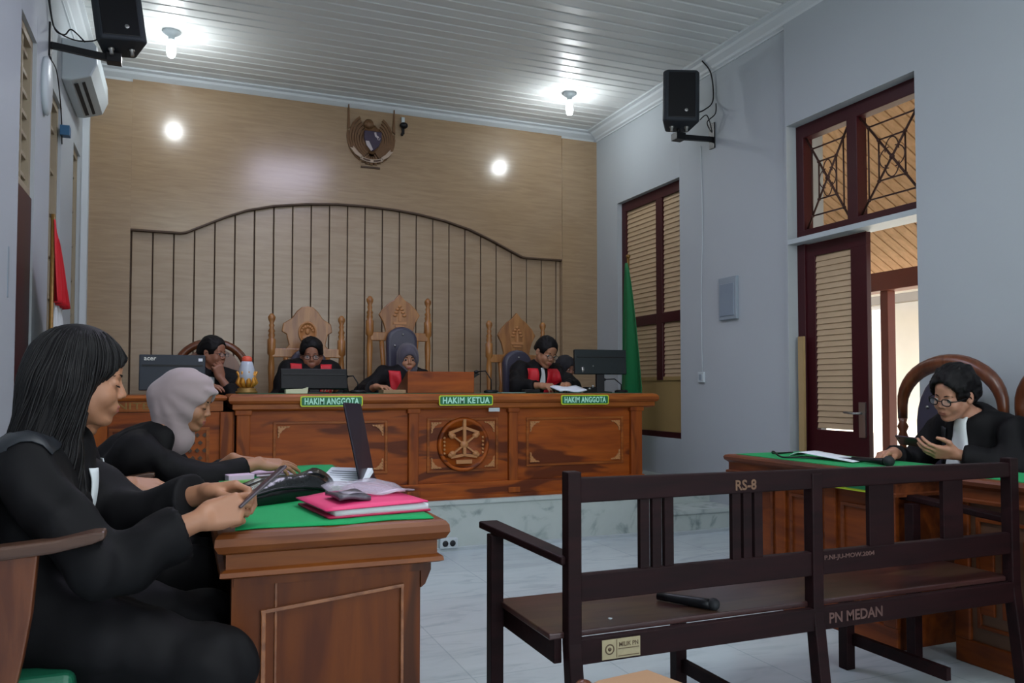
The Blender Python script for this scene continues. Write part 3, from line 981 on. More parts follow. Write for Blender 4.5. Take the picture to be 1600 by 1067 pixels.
# ================================================================ RIGHT DESKS
def right_desk(y0, y1, label, name, x0=2.88, x1=3.42, dark=False):
    t = thing(name, label, 'desk', ((x0 + x1) / 2, (y0 + y1) / 2, 0), 'teak desks along the right wall')
    moulded_top(x0, y0, x1, y1, TZ, [(0, 0), (.014, -.004), (.022, -.014), (.018, -.03), (0, -.045), (0, -.085), (.012, -.09), (.012, -.102), (-.03, -.108)]).build('desk_top', M['rdeskm'], t)
    q = MB(); q.bx((x0 + .03, y0 + .03, 0), (x0 + .06, y1 - .03, TZ - .1)); q.build('front_panel', M['rdesk'] if not dark else M['rdeskdk'], t)
    for yy in (y0 + .03, y1 - .06): MB().bx((x0 + .06, yy, 0), (x1 - .04, yy + .03, TZ - .1)).build('end_panel', M['rdesk'], t)
    q = MB(); q.bx((x0 + .015, y0 + .02, 0), (x0 + .04, y1 - .02, .10)); q.build('base_board', M['rdesk'], t, bevel=.005)
    n = 3 if y1 - y0 > 1 else 2
    L = (y1 - y0 - .04)
    for k in range(n + 1):
        yy = y0 + .02 + (L - .07) * k / n
        MB().bx((x0 + .012, yy, .10), (x0 + .045, yy + .07, TZ - .1)).build('pilaster', M['rdesk'], t, bevel=.006)
        if k < n:
            a, b = yy + .10, yy + (L - .07) / n - .03
            q = MB()
            q.bx((x0 + .02, a, .16), (x0 + .034, b, .175)); q.bx((x0 + .02, a, .60), (x0 + .034, b, .615))
            q.bx((x0 + .02, a, .16), (x0 + .034, a + .015, .615)); q.bx((x0 + .02, b - .015, .16), (x0 + .034, b, .615))
            if dark:
                for m_ in range(3): q.bx((x0 + .018, a + (b - a) * (m_ + .5) / 3 - .03, .22), (x0 + .032, a + (b - a) * (m_ + .5) / 3 + .03, .55))
            q.build('carved_frame', M['rdeskm'] if not dark else M['rdesk'], t, bevel=.003)
    q = MB(); q.bx((x0 + .03, y0 + .03, TZ), (x1 - .03, y1 - .03, TZ + .003)); q.build('green_cloth', M['cloth'], t)
    return t
right_desk(2.62, 3.78, 'teak desk with green cloth in front of the man in glasses at the right', 'advocates_desk')
right_desk(1.15, 2.50, 'second teak desk at the right edge, behind the slatted bench', 'advocates_desk', 3.04, 3.44, dark=True)
t = thing('desk_sign', 'green sign with yellow border on the front of the right desk', 'sign', (2.875, 2.95, .69))
q = MB(); q.bx((2.862, 2.73, .683), (2.868, 3.17, .758)); q.build('border', flat('yellow_sign_border', (186, 206, 42), .5), t)
q = MB(); q.bx((2.858, 2.742, .694), (2.863, 3.158, .748)); q.build('face', flat('green_sign_face', (6, 104, 62), .5), t)

# high-backed chairs at the right wall
def wall_chair(yc, label, pad=True):
    x = 3.93
    t = thing('round_back_chair', label, 'chair', (x - .2, yc, 0), 'dark wooden chairs with arched backs at the right wall')
    q = MB()
    W_ = .315
    P = [(x, yc + W_ * math.cos(a), 1.06 + .24 * math.sin(a)) for a in [PI * k / 18 for k in range(19)]]
    q.tube([(x, yc + W_, .98)] + P + [(x, yc - W_, .98)], [.026] + [.028 + .018 * math.sin(PI * k / 18) for k in range(19)] + [.026], 10)
    q.build('top_arch', M['chaird'], t)
    for s in (-1, 1):
        q = MB().lathe([(.026, .42), (.026, .62), (.016, .64), (.03, .70), (.02, .80), (.018, .84), (.03, .87), (.02, .90), (.032, .93), (.02, .955), (.026, .98)], (x, yc + s * W_, 0), 12)
        q.build('post', M['chaird'], t)
    # pad: egg shaped
    q = MB()
    P = []
    for k in range(28):
        a = 2 * PI * k / 28
        P.append((yc + (.185 + .02 * math.sin(a)) * math.cos(a), .90 + (.33 if math.sin(a) > 0 else .42) * math.sin(a)))
    q.prism(P, 'x', x - .05, x + .02)
    p = q.build('back_pad', M['pad'], t, bevel=.02, seg=3)
    for (ay, az) in ((.10, 1.05), (-.10, 1.05), (.0, .93), (.11, .83), (-.11, .83), (0, .7)):
        MB().sph((x - .052, yc + ay, az), .009, 8).build('crystal_button', M['metal'], p)
    q = MB(); q.bx((x - .44, yc - .28, .40), (x + .02, yc + .28, .47)); q.build('seat', M['pad'], t, bevel=.02)
    for s in (-1, 1):
        MB().bx((x - .42, yc + s * .26 - .022, 0), (x - .375, yc + s * .26 + .022, .42)).build('leg', M['chaird'], t)
        MB().bx((x - .02, yc + s * .29 - .022, 0), (x + .025, yc + s * .29 + .022, .42)).build('leg', M['chaird'], t)
    return t
wall_chair(3.20, 'dark wooden chair with arched back behind the man in glasses')
wall_chair(2.475, 'arched wooden chair cut off by the right edge of the photo')

# ================================================================ SLATTED BENCH in front
BY = 2.13
sb = thing('slatted_bench', 'long dark wooden bench with slatted back and lettering RS-8 in the foreground', 'bench', (2.0, 2.3, 0))
def post(x, y0, y1, z0, z1, w=.04):
    return MB().bx((x, y0, z0), (x + w, y1, z1))
# back legs/posts, slightly splayed below the seat
for (x, top) in ((1.048, .905), (1.965, .865), (2.935, .885)):
    q = MB(); w = .045
    q.prism([(BY, .40), (BY, top), (BY + .045, top), (BY + .045, .40), (BY + .0, 0.0), (BY - .05, 0.0)], 'x', x, x + w)
    q.build('rear_leg', M['bench'], sb, bevel=.004)
for x in (.905, 1.70, 2.52, 2.90):
    xx = x if x != .905 else .965
    q = MB(); q.bx((xx, BY + .42, 0), (xx + .045, BY + .465, .655 if x in (.905, 2.90) else .37)); q.build('front_leg', M['bench'], sb, bevel=.003)
rail = MB()
rail.add([(1.09, BY + .005, .812), (2.94, BY + .005, .812), (2.94, BY + .04, .812), (1.09, BY + .04, .812), (1.09, BY + .005, .885), (2.94, BY + .005, .868), (2.94, BY + .04, .868), (1.09, BY + .04, .885)],
         [(3, 2, 1, 0), (4, 5, 6, 7), (0, 1, 5, 4), (1, 2, 6, 5), (2, 3, 7, 6), (3, 0, 4, 7)])
rail.build('top_rail', M['bench'], sb, bevel=.004)
MB().bx((1.09, BY + .008, .520), (2.94, BY + .036, .600)).build('lower_rail', M['bench'], sb, bevel=.004)
# slats: two groups of three narrow ones, two pairs of broad
for x0 in (1.300, 1.645):
    for k in range(3):
        xx = x0 + k * .044
        MB().bx((xx, BY + .012, .59), (xx + .033, BY + .03, .82)).build('back_slat', M['bench'], sb, bevel=.002)
for x0, w in ((2.23, .115), (2.59, .10)):
    MB().bx((x0, BY + .012, .59), (x0 + w, BY + .03, .82)).build('back_slat', M['bench'], sb, bevel=.002)
q = MB()
q.bx((1.0, BY + .03, .412), (2.96, BY + .46, .430)); q.build('seat', M['seat'], sb, bevel=.004)
MB().bx((1.085, BY + .0, .338), (2.945, BY + .028, .412)).build('seat_apron', M['bench'], sb, bevel=.003)
MB().bx((1.005, BY + .44, .338), (2.935, BY + .465, .412)).build('seat_apron', M['bench'], sb, bevel=.003)
for x in (1.02, 2.93): MB().bx((x, BY + .04, .338), (x + .025, BY + .44, .412)).build('side_rail', M['bench'], sb, bevel=.003)
for x in (1.72, 2.55): MB().bx((x, BY - .02, .10), (x + .022, BY + .45, .145)).build('stretcher', M['bench'], sb)
for (a, b) in ((1.035, .955), (2.95, 2.93)):
    q = MB()
    q.add([(a, BY + .02, .628), (a + .06, BY + .02, .628), (b + .07, BY + .52, .665), (b, BY + .52, .665), (a, BY + .02, .654), (a + .06, BY + .02, .654), (b + .07, BY + .52, .690), (b, BY + .52, .690)],
          [(3, 2, 1, 0), (4, 5, 6, 7), (0, 1, 5, 4), (1, 2, 6, 5), (2, 3, 7, 6), (3, 0, 4, 7)])
    q.build('armrest', M['bench'], sb, bevel=.005)
def bench_text(s, x0, x1, z0, h, col, name, y=BY - .0005):
    L = letters(s, h, x1 - x0, .0012, bold=.024)
    L.xf(Matrix.Translation(((x0 + x1) / 2, y, z0)))
    L.build(name, col, sb)
stc = flat('faded_stencil_paint', (104, 76, 56), .7, var=.35, vscale=60)
bench_text('RS-8', 1.652, 1.735, .822, .034, stc, 'stencil_lettering', BY + .004)
bench_text('P.NI-JU-MOW.2004', 2.02, 2.245, .565, .020, flat('dim_stencil_paint', (84, 58, 52), .7, var=.35, vscale=60), 'stencil_lettering', BY + .007)
bench_text('PN MEDAN', 2.03, 2.27, .357, .036, flat('dim_stencil_paint', (84, 58, 52), .7), 'stencil_lettering')
q = MB(); q.bx((1.158, BY - .003, .345), (1.288, BY + .001, .402)); pl = q.build('metal_label', flat('cream_label', (156, 144, 112), .5, var=.15, vscale=60), sb)
q = MB(); q.lathe([(.016, 0), (.016, -.0015), (.012, -.0015), (.012, 0)], (1.183, BY - .0025, .374), 18, 'y'); q.lathe([(.006, 0), (.006, -.0015), (.0001, -.0015)], (1.183, BY - .0025, .374), 12, 'y')
q.bx((1.212, BY - .0045, .3715), (1.284, BY - .0028, .3735)); q.bx((1.212, BY - .0045, .350), (1.284, BY - .0028, .352))
q.bx((1.206, BY - .0045, .348), (1.2075, BY - .0028, .400))
L = letters('MILIK PN', .013, .066, .0015, bold=.01); L.xf(Matrix.Translation((1.248, BY - .0035, .379))); q.join(L)
q.build('label_print', flat('label_ink', (84, 66, 46), .6), pl)

# wooden armchairs of the seated women
def arm_chair(yc, label, x0=-.68, dx=0):
    t = thing('wooden_armchair', label, 'chair', (-.4 + dx, yc, 0), 'brown wooden armchairs behind the left desk')
    X = lambda a: a + dx
    for s in (-1, 1):
        yy = yc + s * .315
        q = MB()
        P = [(X(-.68), .775), (X(-.40), .772), (X(-.27), .782), (X(-.19), .798), (X(-.165), .808), (X(-.165), .826), (X(-.19), .826), (X(-.27), .812), (X(-.40), .802), (X(-.68), .805)]
        q.prism(P, 'y', yy - .03, yy + .03)
        q.build('armrest', M['chairg2'], t, bevel=.006)
        q = MB()
        P = [(X(-.34), .0), (X(-.335), .30), (X(-.345), .45), (X(-.325), .55), (X(-.31), .65), (X(-.30), .78), (X(-.44), .78), (X(-.43), .6), (X(-.42), .45), (X(-.43), 0)]
        q.prism(P, 'y', yy - .018, yy + .018)
        q.build('arm_support', M['chaird'], t, bevel=.004)
        MB().bx((X(-.70), yy - .02, 0), (X(-.655), yy + .02, .90)).build('post', M['chaird'], t, bevel=.004)
    MB().bx((X(-.66), yc - .29, .40), (X(-.23), yc + .29, .495)).build('seat', M['chairg'], t, bevel=.02, seg=3)
    MB().bx((X(-.70), yc - .29, .62), (X(-.665), yc + .29, .86)).build('backrest', M['chaird'], t, bevel=.01)
    for s in (-1, 1): MB().bx((X(-.26), yc + s * .30 - .02, 0), (X(-.22), yc + s * .30 + .02, .41)).build('leg', M['chaird'], t)
    return t
M['chairg2'] = wood('armrest_wood', (92, 66, 52), (64, 40, 30), None, 'x', 1.5, .35, .3)
ac1 = arm_chair(2.395, 'wooden armchair with green seat under the long-haired woman in front')
ac2 = arm_chair(3.13, 'wooden armchair under the hidden middle person, between the two women', dx=.06)
ac3 = arm_chair(3.84, 'wooden armchair under the woman in the grey headscarf', dx=.02)
# low wooden stool cut off by the bottom edge
st = thing('wooden_stool', 'light brown stool top at the bottom edge, in front of the slatted bench', 'stool', (1.05, 1.78, 0))
SZ = .085
q = MB(); q.prism([(.90, 1.60), (1.20, 1.60), (1.135, 1.84), (.98, 1.82), (.90, 1.78)], 'z', .47 - SZ, .50 - SZ); q.build('stool_top', M['tan'], st, bevel=.006)
for (a, b) in ((.93, 1.63), (1.14, 1.63), (.94, 1.74), (1.09, 1.78)): MB().bx((a, b, 0), (a + .03, b + .03, .47 - SZ)).build('leg', M['chaird'], st)
q = MB(); q.sph((.925, 1.795, .485 - SZ), .03, 12); q.build('rounded_corner', M['chaird'], st)
# ================================================================ ITEMS
# ---- lamps
for i, (x, y) in enumerate(BULBS):
    lab = ['bare lit bulb on the ceiling at the left', 'bare lit bulb on the ceiling at the right, beside the wall speaker', 'added unseen fill bulb behind the camera at the left', 'added unseen fill bulb behind the camera at the right'][i]
    t = thing('ceiling_bulb', lab, 'lamp', (x, y, ZC), 'bare bulbs on the ceiling')
    MB().lathe([(.0001, ZC), (.066, ZC), (.070, ZC - .012), (.05, ZC - .03), (.026, ZC - .045), (.022, ZC - .075), (.0001, ZC - .075)][::-1], (x, y, 0), 20).build('socket', M['plast'], t)
    MB().lathe([(.0001, ZC - .215), (.02, ZC - .213), (.033, ZC - .195), (.036, ZC - .17), (.034, ZC - .12), (.024, ZC - .085), (.018, ZC - .07)], (x, y, 0), 20).build('bulb', M['bulb'], t)
for (x, y, lab) in ((1.2, 4.6, 'lit square ceiling panel above the room centre'), (1.2, .8, 'added unseen fill panel on the ceiling above the camera')):
    t = thing('ceiling_panel_light', lab, 'lamp', (x, y, ZC))
    MB().bx((x - .48, y - .9, ZC - .022), (x + .48, y + .9, ZC)).build('housing', M['plast'], t)
    MB().bx((x - .45, y - .87, ZC - .027), (x + .45, y + .87, ZC - .021)).build('diffuser', M['ledp'] if y > 2 else flat('fill_panel_glow', (230, 240, 255), .5, emit=(225, 238, 255), estr=1.0), t)  # the nearer panel is an added, unseen glow that fills the room

# ---- wall speakers
def speaker(face_c, size, yaw, pitch, label, tilt=0):
    """cabinet; front faces local -Y"""
    w, d, h = size
    t = thing('wall_speaker', label, 'speaker', face_c, 'black speakers on wall brackets')
    m = Matrix.Translation(face_c) @ Euler((pitch, tilt, yaw)).to_matrix().to_4x4()
    q = MB()
    c = .04
    # trapezoid cabinet with cut corners (plan view)
    poly = [(-w / 2, -d * .35), (-w / 2 + .03, -d / 2), (w / 2 - .03, -d / 2), (w / 2, -d * .35), (w * .32, d / 2), (-w * .32, d / 2)]
    q.prism(poly, 'z', -h / 2, h / 2)
    q.xf(m); q.build('cabinet', M['spk'], t, bevel=.018, seg=3)
    q = MB(); q.lathe([(.0001, -.004), (.014, -.004), (.016, 0)], (w * .12, -d / 2 - .0, -h * .30), 14, 'y'); q.xf(m); q.build('badge', M['metal'], t)
    q = MB(); q.bx((-w * .36, -d / 2 - .003, -h * .44), (w * .36, -d / 2 + .01, h * .44)); q.xf(m); q.build('grille', M['black'], t, bevel=.004)
    for s in (-1, 1):
        q = MB().lathe([(.012, 0), (.012, .03), (.02, .035), (.02, .045)][::-1], (s * w * .2, 0, -h / 2 - .045), 12); q.xf(m); q.build('mounting_knob', M['metal'], t)
    return t
speaker((-.455, 5.86, 3.635), (.31, .25, .46), R(8), R(-8), 'black wall speaker at the top left above the air conditioner', R(-7))
speaker((3.84, 5.66, 3.585), (.31, .25, .45), R(-24), R(-6), 'black wall speaker at the right, above the tall shuttered window', R(2))
def bracket(px, py, pz, ex, ez, label, s):
    t = thing('speaker_bracket', label, 'bracket', (px, py, pz), 'steel speaker brackets')
    MB().bx((px, py - .035, pz - .11), (px + s * .012, py + .035, pz + .11)).build('wall_plate', M['black'], t)
    q = MB(); n = 4
    q.add([(px, py - .018, pz - .05), (ex, py - .018, ez - .022), (ex, py + .018, ez - .022), (px, py + .018, pz - .05),
           (px, py - .018, pz - .01), (ex, py - .018, ez + .022), (ex, py + .018, ez + .022), (px, py + .018, pz - .01)],
          [(3, 2, 1, 0), (4, 5, 6, 7), (0, 1, 5, 4), (1, 2, 6, 5), (2, 3, 7, 6), (3, 0, 4, 7)])
    q.build('arm', M['black'], t, bevel=.003)
    MB().bx((ex - .045, py - .045, ez - .03), (ex + .045, py + .045, ez + .03)).build('clamp', M['black'], t, bevel=.004)
    MB().lathe([(.016, ez + .02), (.016, ez + .09)], (ex - s * .0, py, 0), 10).build('pin', M['black'], t)
bracket(XL, 5.89, 3.42, -.47, 3.355, 'black steel bracket carrying the top left speaker', 1)
bracket(XR, 5.69, 3.34, 3.85, 3.29, 'black steel bracket carrying the right wall speaker', -1)
def cable(pts, r, label, mat='black', n=6):
    # smooth through points
    P = [Vector(p) for p in pts]; out = []
    for i in range(len(P) - 1):
        p0, p1, p2, p3 = P[max(i - 1, 0)], P[i], P[i + 1], P[min(i + 2, len(P) - 1)]
        for k in range(n):
            t = k / n
            out.append(.5 * ((2 * p1) + (-p0 + p2) * t + (2 * p0 - 5 * p1 + 4 * p2 - p3) * t * t + (-p0 + 3 * p1 - 3 * p2 + p3) * t ** 3))
    out.append(P[-1])
    return tag(MB().tube(out, r, 6).build('cable', M[mat]), label, 'cable')
cable([(-.845, 5.6, 3.99), (-.84, 5.65, 3.75), (-.83, 5.80, 3.55), (-.80, 5.84, 3.47), (-.70, 5.85, 3.43), (-.6, 5.85, 3.44), (-.55, 5.85, 3.47)], .005, 'thin black cable running down the left wall to the speaker arm')
cable([(-.845, 5.75, 3.99), (-.84, 5.76, 3.7), (-.82, 5.86, 3.50), (-.76, 5.86, 3.46), (-.72, 5.86, 3.50), (-.64, 5.86, 3.43)], .005, 'looped black cable at the top left speaker bracket')
cable([(4.10, 5.70, 3.99), (4.17, 5.68, 3.90), (4.185, 5.66, 3.75), (4.175, 5.66, 3.62), (4.10, 5.68, 3.55), (4.03, 5.68, 3.52)], .006, 'black cable from the ceiling to the right wall speaker')
cable([(4.185, 5.62, 3.60), (4.16, 5.6, 3.5), (4.12, 5.66, 3.44), (4.17, 5.66, 3.36), (4.12, 5.66, 3.50), (4.06, 5.68, 3.46)], .005, 'tangled black cable between the right speaker and its bracket')
cable([(4.193, 5.86, 3.3), (4.193, 5.84, 2.6), (4.193, 5.865, 2.0), (4.193, 5.86, 1.28)], .004, 'thin pale wire down the right wall to the outlet', 'plast')
# ---- air conditioner
t = thing('air_conditioner', 'white split air conditioner high on the left wall', 'air conditioner', (-.75, 6.85, 3.36))
q = MB()
P = [(XL, 3.66), (XL + .20, 3.66), (XL + .225, 3.63), (XL + .23, 3.50), (XL + .19, 3.405), (XL + .06, 3.36), (XL, 3.36)]
q.prism([(a, b) for a, b in P], 'y', 6.42, 7.30); q.build('body', M['plast'], t, bevel=.01)
q = MB()
for (a, b) in ((.075, .10), (.125, .145), ): 
    za = 3.36 + (a - .06) / .13 * .045 - .004
    zb = 3.36 + (b - .06) / .13 * .045 - .004
    q.add([(XL + a, 6.5, za), (XL + b, 6.5, zb), (XL + b, 7.22, zb), (XL + a, 7.22, za), (XL + a, 6.5, za - .004), (XL + b, 6.5, zb - .004), (XL + b, 7.22, zb - .004), (XL + a, 7.22, za - .004)],
          [(0, 1, 2, 3), (7, 6, 5, 4), (0, 4, 5, 1), (1, 5, 6, 2), (2, 6, 7, 3), (3, 7, 4, 0)])
q.build('outlet_slots', M['dark'], t)
tag(MB().lathe([(.0001, 0), (.12, 0), (.125, .02), (.11, .035), (.0001, .04)], (XL, 5.72, 3.06), 28, 'x', sc=(1.0, 1.5)).build('wall_lamp', M['plast']), 'round white fitting on the left wall below the air conditioner', 'wall fitting')
tag(MB().bx((XL, 6.42, 2.96), (XL + .06, 6.50, 3.03)).build('blue_ribbon', flat('blue_plastic', (40, 92, 130), .5), None), 'small blue tag at the top of the left wall window', 'tag')
cable([(-.84, 5.9, 3.3), (-.83, 6.1, 3.28), (-.84, 6.4, 3.1), (-.84, 6.46, 2.9)], .004, 'thin wire curving below the air conditioner')

# ---- national flag left
t = thing('flag', 'red and white flag furled on a pole at the left wall', 'flag', (-.72, 5.55, 0))
q = MB(); q.tube([(-.72, 5.25, 0.02), (-.72, 5.25, 2.16)], .012, 8); q.lathe([(.0001, 0), (.13, 0), (.13, .02), (.02, .05), (.0001, .05)], (-.72, 5.25, 0), 16); q.build('pole', M['golddk'], t)
def furled(x, y0, ztop, zbot, wtop, wbot, mat, name, parent, folds=5, seg=18, lean=0, amp=.02, ex=.45, dirv=(0, 1)):
    q = MB(); P = []
    for i in range(seg):
        k = i / (seg - 1); row = []
        z = ztop + (zbot - ztop) * k
        w = wtop + (wbot - wtop) * (k ** ex)
        for j in range(25):
            s = j / 24
            a = amp * (.3 + k) * math.sin(s * folds * PI + k * 1.2)
            row.append((x + dirv[0] * (s * w) + dirv[1] * a, y0 + dirv[1] * s * w - dirv[0] * a + lean * k, z - .05 * s * (1 - k)))
        P.append(row)
    q.grid(P, .006)
    return q.build(name, mat, parent)
furled(-.715, 5.24, 2.13, 1.66, .03, .60, M['red'], 'red_half', t, 7, ex=.8)
furled(-.742, 5.32, 1.78, .75, .40, 1.05, M['white'], 'white_half', t, 9, ex=1)
# ---- green flag right of the bench
t = thing('flag', 'plain green flag hanging on a pole before the shuttered window', 'flag', (4.0, 6.75, .35))
q = MB(); q.tube([(4.0, 6.79, .37), (4.0, 6.79, 2.44)], .012, 8); q.lathe([(.0001, 0), (.13, 0), (.13, .02), (.02, .05), (.0001, .05)], (4.0, 6.79, .35), 16); q.sph((4.0, 6.79, 2.45), .022, 10); q.build('pole', M['golddk'], t)
q = MB(); P = []
for i in range(20):
    k = i / 19; row = []
    z = 2.38 + (.60 - 2.38) * k
    w0, w1 = -.02 - .06 * k, .03 + .36 * min(1, k * 1.45) ** .85
    for j in range(21):
        s = j / 20
        yy = 6.79 + .10 * k - (w0 + (w1 - w0) * s)
        row.append((3.975 + .03 * (k + .2) * math.sin(s * 9 + k * 2), yy, z))
    P.append(row)
q.grid(P, .006); q.build('flag_cloth', M['flag'], t)

# ---- wall emblem (shield with spread wings, ribbon)
t = thing('wall_emblem', 'bird emblem with dark shield and ribbon below the ceiling on the panelled wall', 'emblem', (1.66, 7.8, 3.3))
gy = YB - .09
gx, gz = 1.675, 3.60
wg = flat('emblem_bronze', (104, 74, 46), .5, metal=.3, var=.25, vscale=30)
for s in (-1, 1):
    q = MB()
    # curved wing of layered feathers ending in a tall tip
    for k in range(7):
        b0 = .25 - .017 * k
        P_out = []; P_in = []
        for i in range(11):
            a = R(-62 + 122 * i / 10 - 3 * k)
            rr = b0 - .010 * i * (k / 7)
            P_out.append((gx + s * (rr * math.cos(a) * .95 + .005), gz + .045 + rr * math.sin(a) * 1.08))
            r2 = rr - .022
            P_in.append((gx + s * (r2 * math.cos(a) * .95 + .005), gz + .045 + r2 * math.sin(a) * 1.06))
        if k == 0:
            tip = (gx + s * .225, gz + .345)
            q.prism([(gx + s * .238, gz + .10), (gx + s * .232, gz + .345), (gx + s * .222, gz + .345), (gx + s * .212, gz + .12)], 'y', gy - .03, gy - .012)
            P_out, P_in = P_out[:7], P_in[:7]
        q.prism(P_out + P_in[::-1], 'y', gy - .012 - .006 * k, gy + .004)
    q.build('wing', wg, t)
q = MB(); q.sph((gx, gy - .03, gz + .02), .10, 16, sc=(1.0, .45, 1.5)); q.sph((gx - .035, gy - .06, gz + .16), .05, 12, sc=(1, .7, 1)); q.lathe([(.02, 0), (.012, .03), (.0001, .05)][::-1], (gx - .085, gy - .06, gz + .155), 8, 'x')
for k in range(5):
    a = R(-90 + (k - 2) * 14); q.prism([(gx + .03 * math.cos(a) - .014, gz - .12), (gx + .03 * math.cos(a) + .014, gz - .12), (gx + .17 * math.cos(a) + .016, gz - .06 + .17 * math.sin(a)), (gx + .17 * math.cos(a) - .016, gz - .06 + .17 * math.sin(a))], 'y', gy - .025, gy)
q.build('body', wg, t)
q = MB()
sh = [(-.085, .075), (.085, .075), (.088, 0), (.06, -.07), (0, -.125), (-.06, -.07), (-.088, 0)]
q.prism([(gx + a, gz + .01 + b) for a, b in sh], 'y', gy - .095, gy - .06); q.build('shield', flat('emblem_dark', (48, 36, 58), .4), t, bevel=.006)
q = MB()
q.prism([(gx - .075, gz - .02), (gx - .04, gz - .02), (gx + .0, gz - .10), (gx - .02, gz - .115), (gx - .065, gz - .06)], 'y', gy - .099, gy - .094)
q.prism([(gx + .01, gz + .07), (gx + .03, gz + .075), (gx + .035, gz + .045), (gx + .06, gz + .03), (gx + .05, gz + .015), (gx + .02, gz + .03)], 'y', gy - .099, gy - .094)
q.tube([(gx + .055 + .014 * math.cos(a), gy - .097, gz + .015 + .014 * math.sin(a)) for a in [R(30 - 45 * k) for k in range(6)]], .004, 6)
q.build('shield_charges', flat('emblem_light', (176, 166, 168), .5), t)
q = MB()
for s, (a0, a1) in ((1, (-118, -62)),):
    Pi = []; Po = []
    for i in range(9):
        a = R(a0 + (a1 - a0) * i / 8)
        Pi.append((gx + .22 * math.cos(a) * 1.0, gz + .02 + .205 * math.sin(a))); Po.append((gx + .245 * math.cos(a), gz + .02 + .235 * math.sin(a)))
    q.prism(Pi + Po[::-1], 'y', gy - .05, gy - .035)
for s in (-1, 1):
    q.prism([(gx + s * .10, gz - .185), (gx + s * .165, gz - .145), (gx + s * .215, gz - .085), (gx + s * .185, gz - .09), (gx + s * .185, gz - .068), (gx + s * .135, gz - .125), (gx + s * .095, gz - .155)], 'y', gy - .05, gy - .03)
rbn = q.build('ribbon', flat('emblem_ribbon', (172, 152, 134), .5), t)
for (a0, a1) in ((-112, -94), (-86, -68)):
    q = MB(); Pi = []; Po = []
    for i in range(5):
        a = R(a0 + (a1 - a0) * i / 4)
        Pi.append((gx + .226 * math.cos(a), gz + .02 + .212 * math.sin(a))); Po.append((gx + .239 * math.cos(a), gz + .02 + .228 * math.sin(a)))
    q.prism(Pi + Po[::-1], 'y', gy - .053, gy - .049); q.build('ribbon_panel', M['groove'], rbn)
q = MB(); q.bx((gx - .10, gy - .012, gz - .262), (gx + .09, gy, gz - .246)); q.build('nameplate', M['groove'], t)
tw = thing('wall_camera', 'small dark camera fixed right of the bird emblem', 'camera', (2.0, 7.8, 3.75))
q = MB(); q.sph((2.0, gy - .03, 3.80), .04, 10, sc=(1.1, 1, .8)); q.bx((1.985, gy - .02, 3.72), (2.01, gy + .01, 3.80)); q.sph((1.985, gy - .02, 3.71), .016, 8); q.build('camera_body', M['black'], tw)
q = MB(); q.bx((1.98, gy - .025, 3.83), (2.01, gy, 3.885)); q.build('mount', M['plast'], tw)

# ---- objects on the judges' bench
def monitor(c, w, h, yaw, pitch, label, mat, stand=True, z0=BZ + .003, logo=None, group='screens on the benches', cat='monitor', name='monitor', dep=.035):
    """back of the screen faces local -Y; c = centre of the panel"""
    t = thing(name, label, cat, (c[0], c[1], z0), None)
    m = Matrix.Translation(c) @ Euler((pitch, 0, yaw)).to_matrix().to_4x4()
    q = MB(); q.bx((-w / 2, -dep / 2, -h / 2), (w / 2, dep / 2, h / 2)); q.xf(m); q.build('screen_housing', mat, t, bevel=.006)
    if dep > .02:
        q = MB(); q.bx((-w * .46, -dep / 2 - .006, h * .18), (w * .46, -dep / 2 + .003, h * .22)); q.xf(m); q.build('vent_line', M['black'], t)
    q = MB(); q.bx((-w / 2 + .01, dep / 2, -h / 2 + .012), (w / 2 - .01, dep / 2 + .002, h / 2 - .01)); q.xf(m); q.build('display', M['black'], t)
    if stand:
        zb = c[2] - h / 2
        q = MB(); q.bx((c[0] - .035, c[1] - .015, z0), (c[0] + .035, c[1] + .02, c[2])); q.build('stand_neck', M['blackm'], t, bevel=.005)
        q = MB(); q.lathe([(.11, z0), (.11, z0 + .008), (.03, z0 + .014)], (c[0], c[1] + .01, 0), 24, sc=(1, .75)); q.build('stand_base', M['blackm'], t)
    return t, m
t, m = monitor((-.082, 5.92, 1.262), .415, .242, R(0), R(-3), 'dark acer monitor seen from behind, left of the clerk', M['screen'], True, 1.112)
L = letters('acer', .020, .075, .002, bold=.012); L.xf(m @ Matrix.Translation((-.14, -.0185, .082))); L.build('logo', M['metal'], t)
q = MB(); q.bx((.163, -.021, .078), (.19, -.017, .098)); q.xf(m); q.build('sticker', M['paper'], t)
t, m = monitor((.862, 5.90, 1.222), .475, .150, R(0), R(-14), 'black flat monitor lying tilted in front of the left judge', M['scrd'], True)
t, m = monitor((3.19, 5.88, 1.375), .46, .205, R(-6), R(-4), 'black monitor with upright stand at the right end of the judges bench', M['scrg'], True)
q = MB(); q.lathe([(.0001, -.002), (.018, -.002), (.018, 0)], (-.16, -.018, -.065), 14, 'y', sc=(1.3, .7)); q.lathe([(.0001, -.002), (.007, -.002)], (-.07, -.018, -.035), 10, 'y'); q.xf(m); q.build('logo', M['metal'], t)
# wooden document box
t = thing('document_box', 'orange wooden box standing on the bench before the chief judge', 'box', (1.8, 5.9, BZ))
q = MB(); q.bx((1.535, 5.82, BZ + .003), (2.06, 5.84, BZ + .165)); q.build('front_board', M['teak'], t, bevel=.003)
q = MB(); q.add([(1.535, 5.82, BZ + .003), (1.535, 5.84, BZ + .003), (1.40, 6.12, BZ + .003), (1.385, 6.12, BZ + .003), (1.535, 5.82, BZ + .165), (1.535, 5.84, BZ + .165), (1.53, 6.12, BZ + .02), (1.515, 6.12, BZ + .02)],
                [(3, 2, 1, 0), (4, 5, 6, 7), (0, 1, 5, 4), (1, 2, 6, 5), (2, 3, 7, 6), (3, 0, 4, 7)]); q.build('side_board', M['chaird'], t)
MB().bx((2.045, 5.84, BZ + .003), (2.06, 6.1, BZ + .16)).build('side_board', M['chaird'], t)
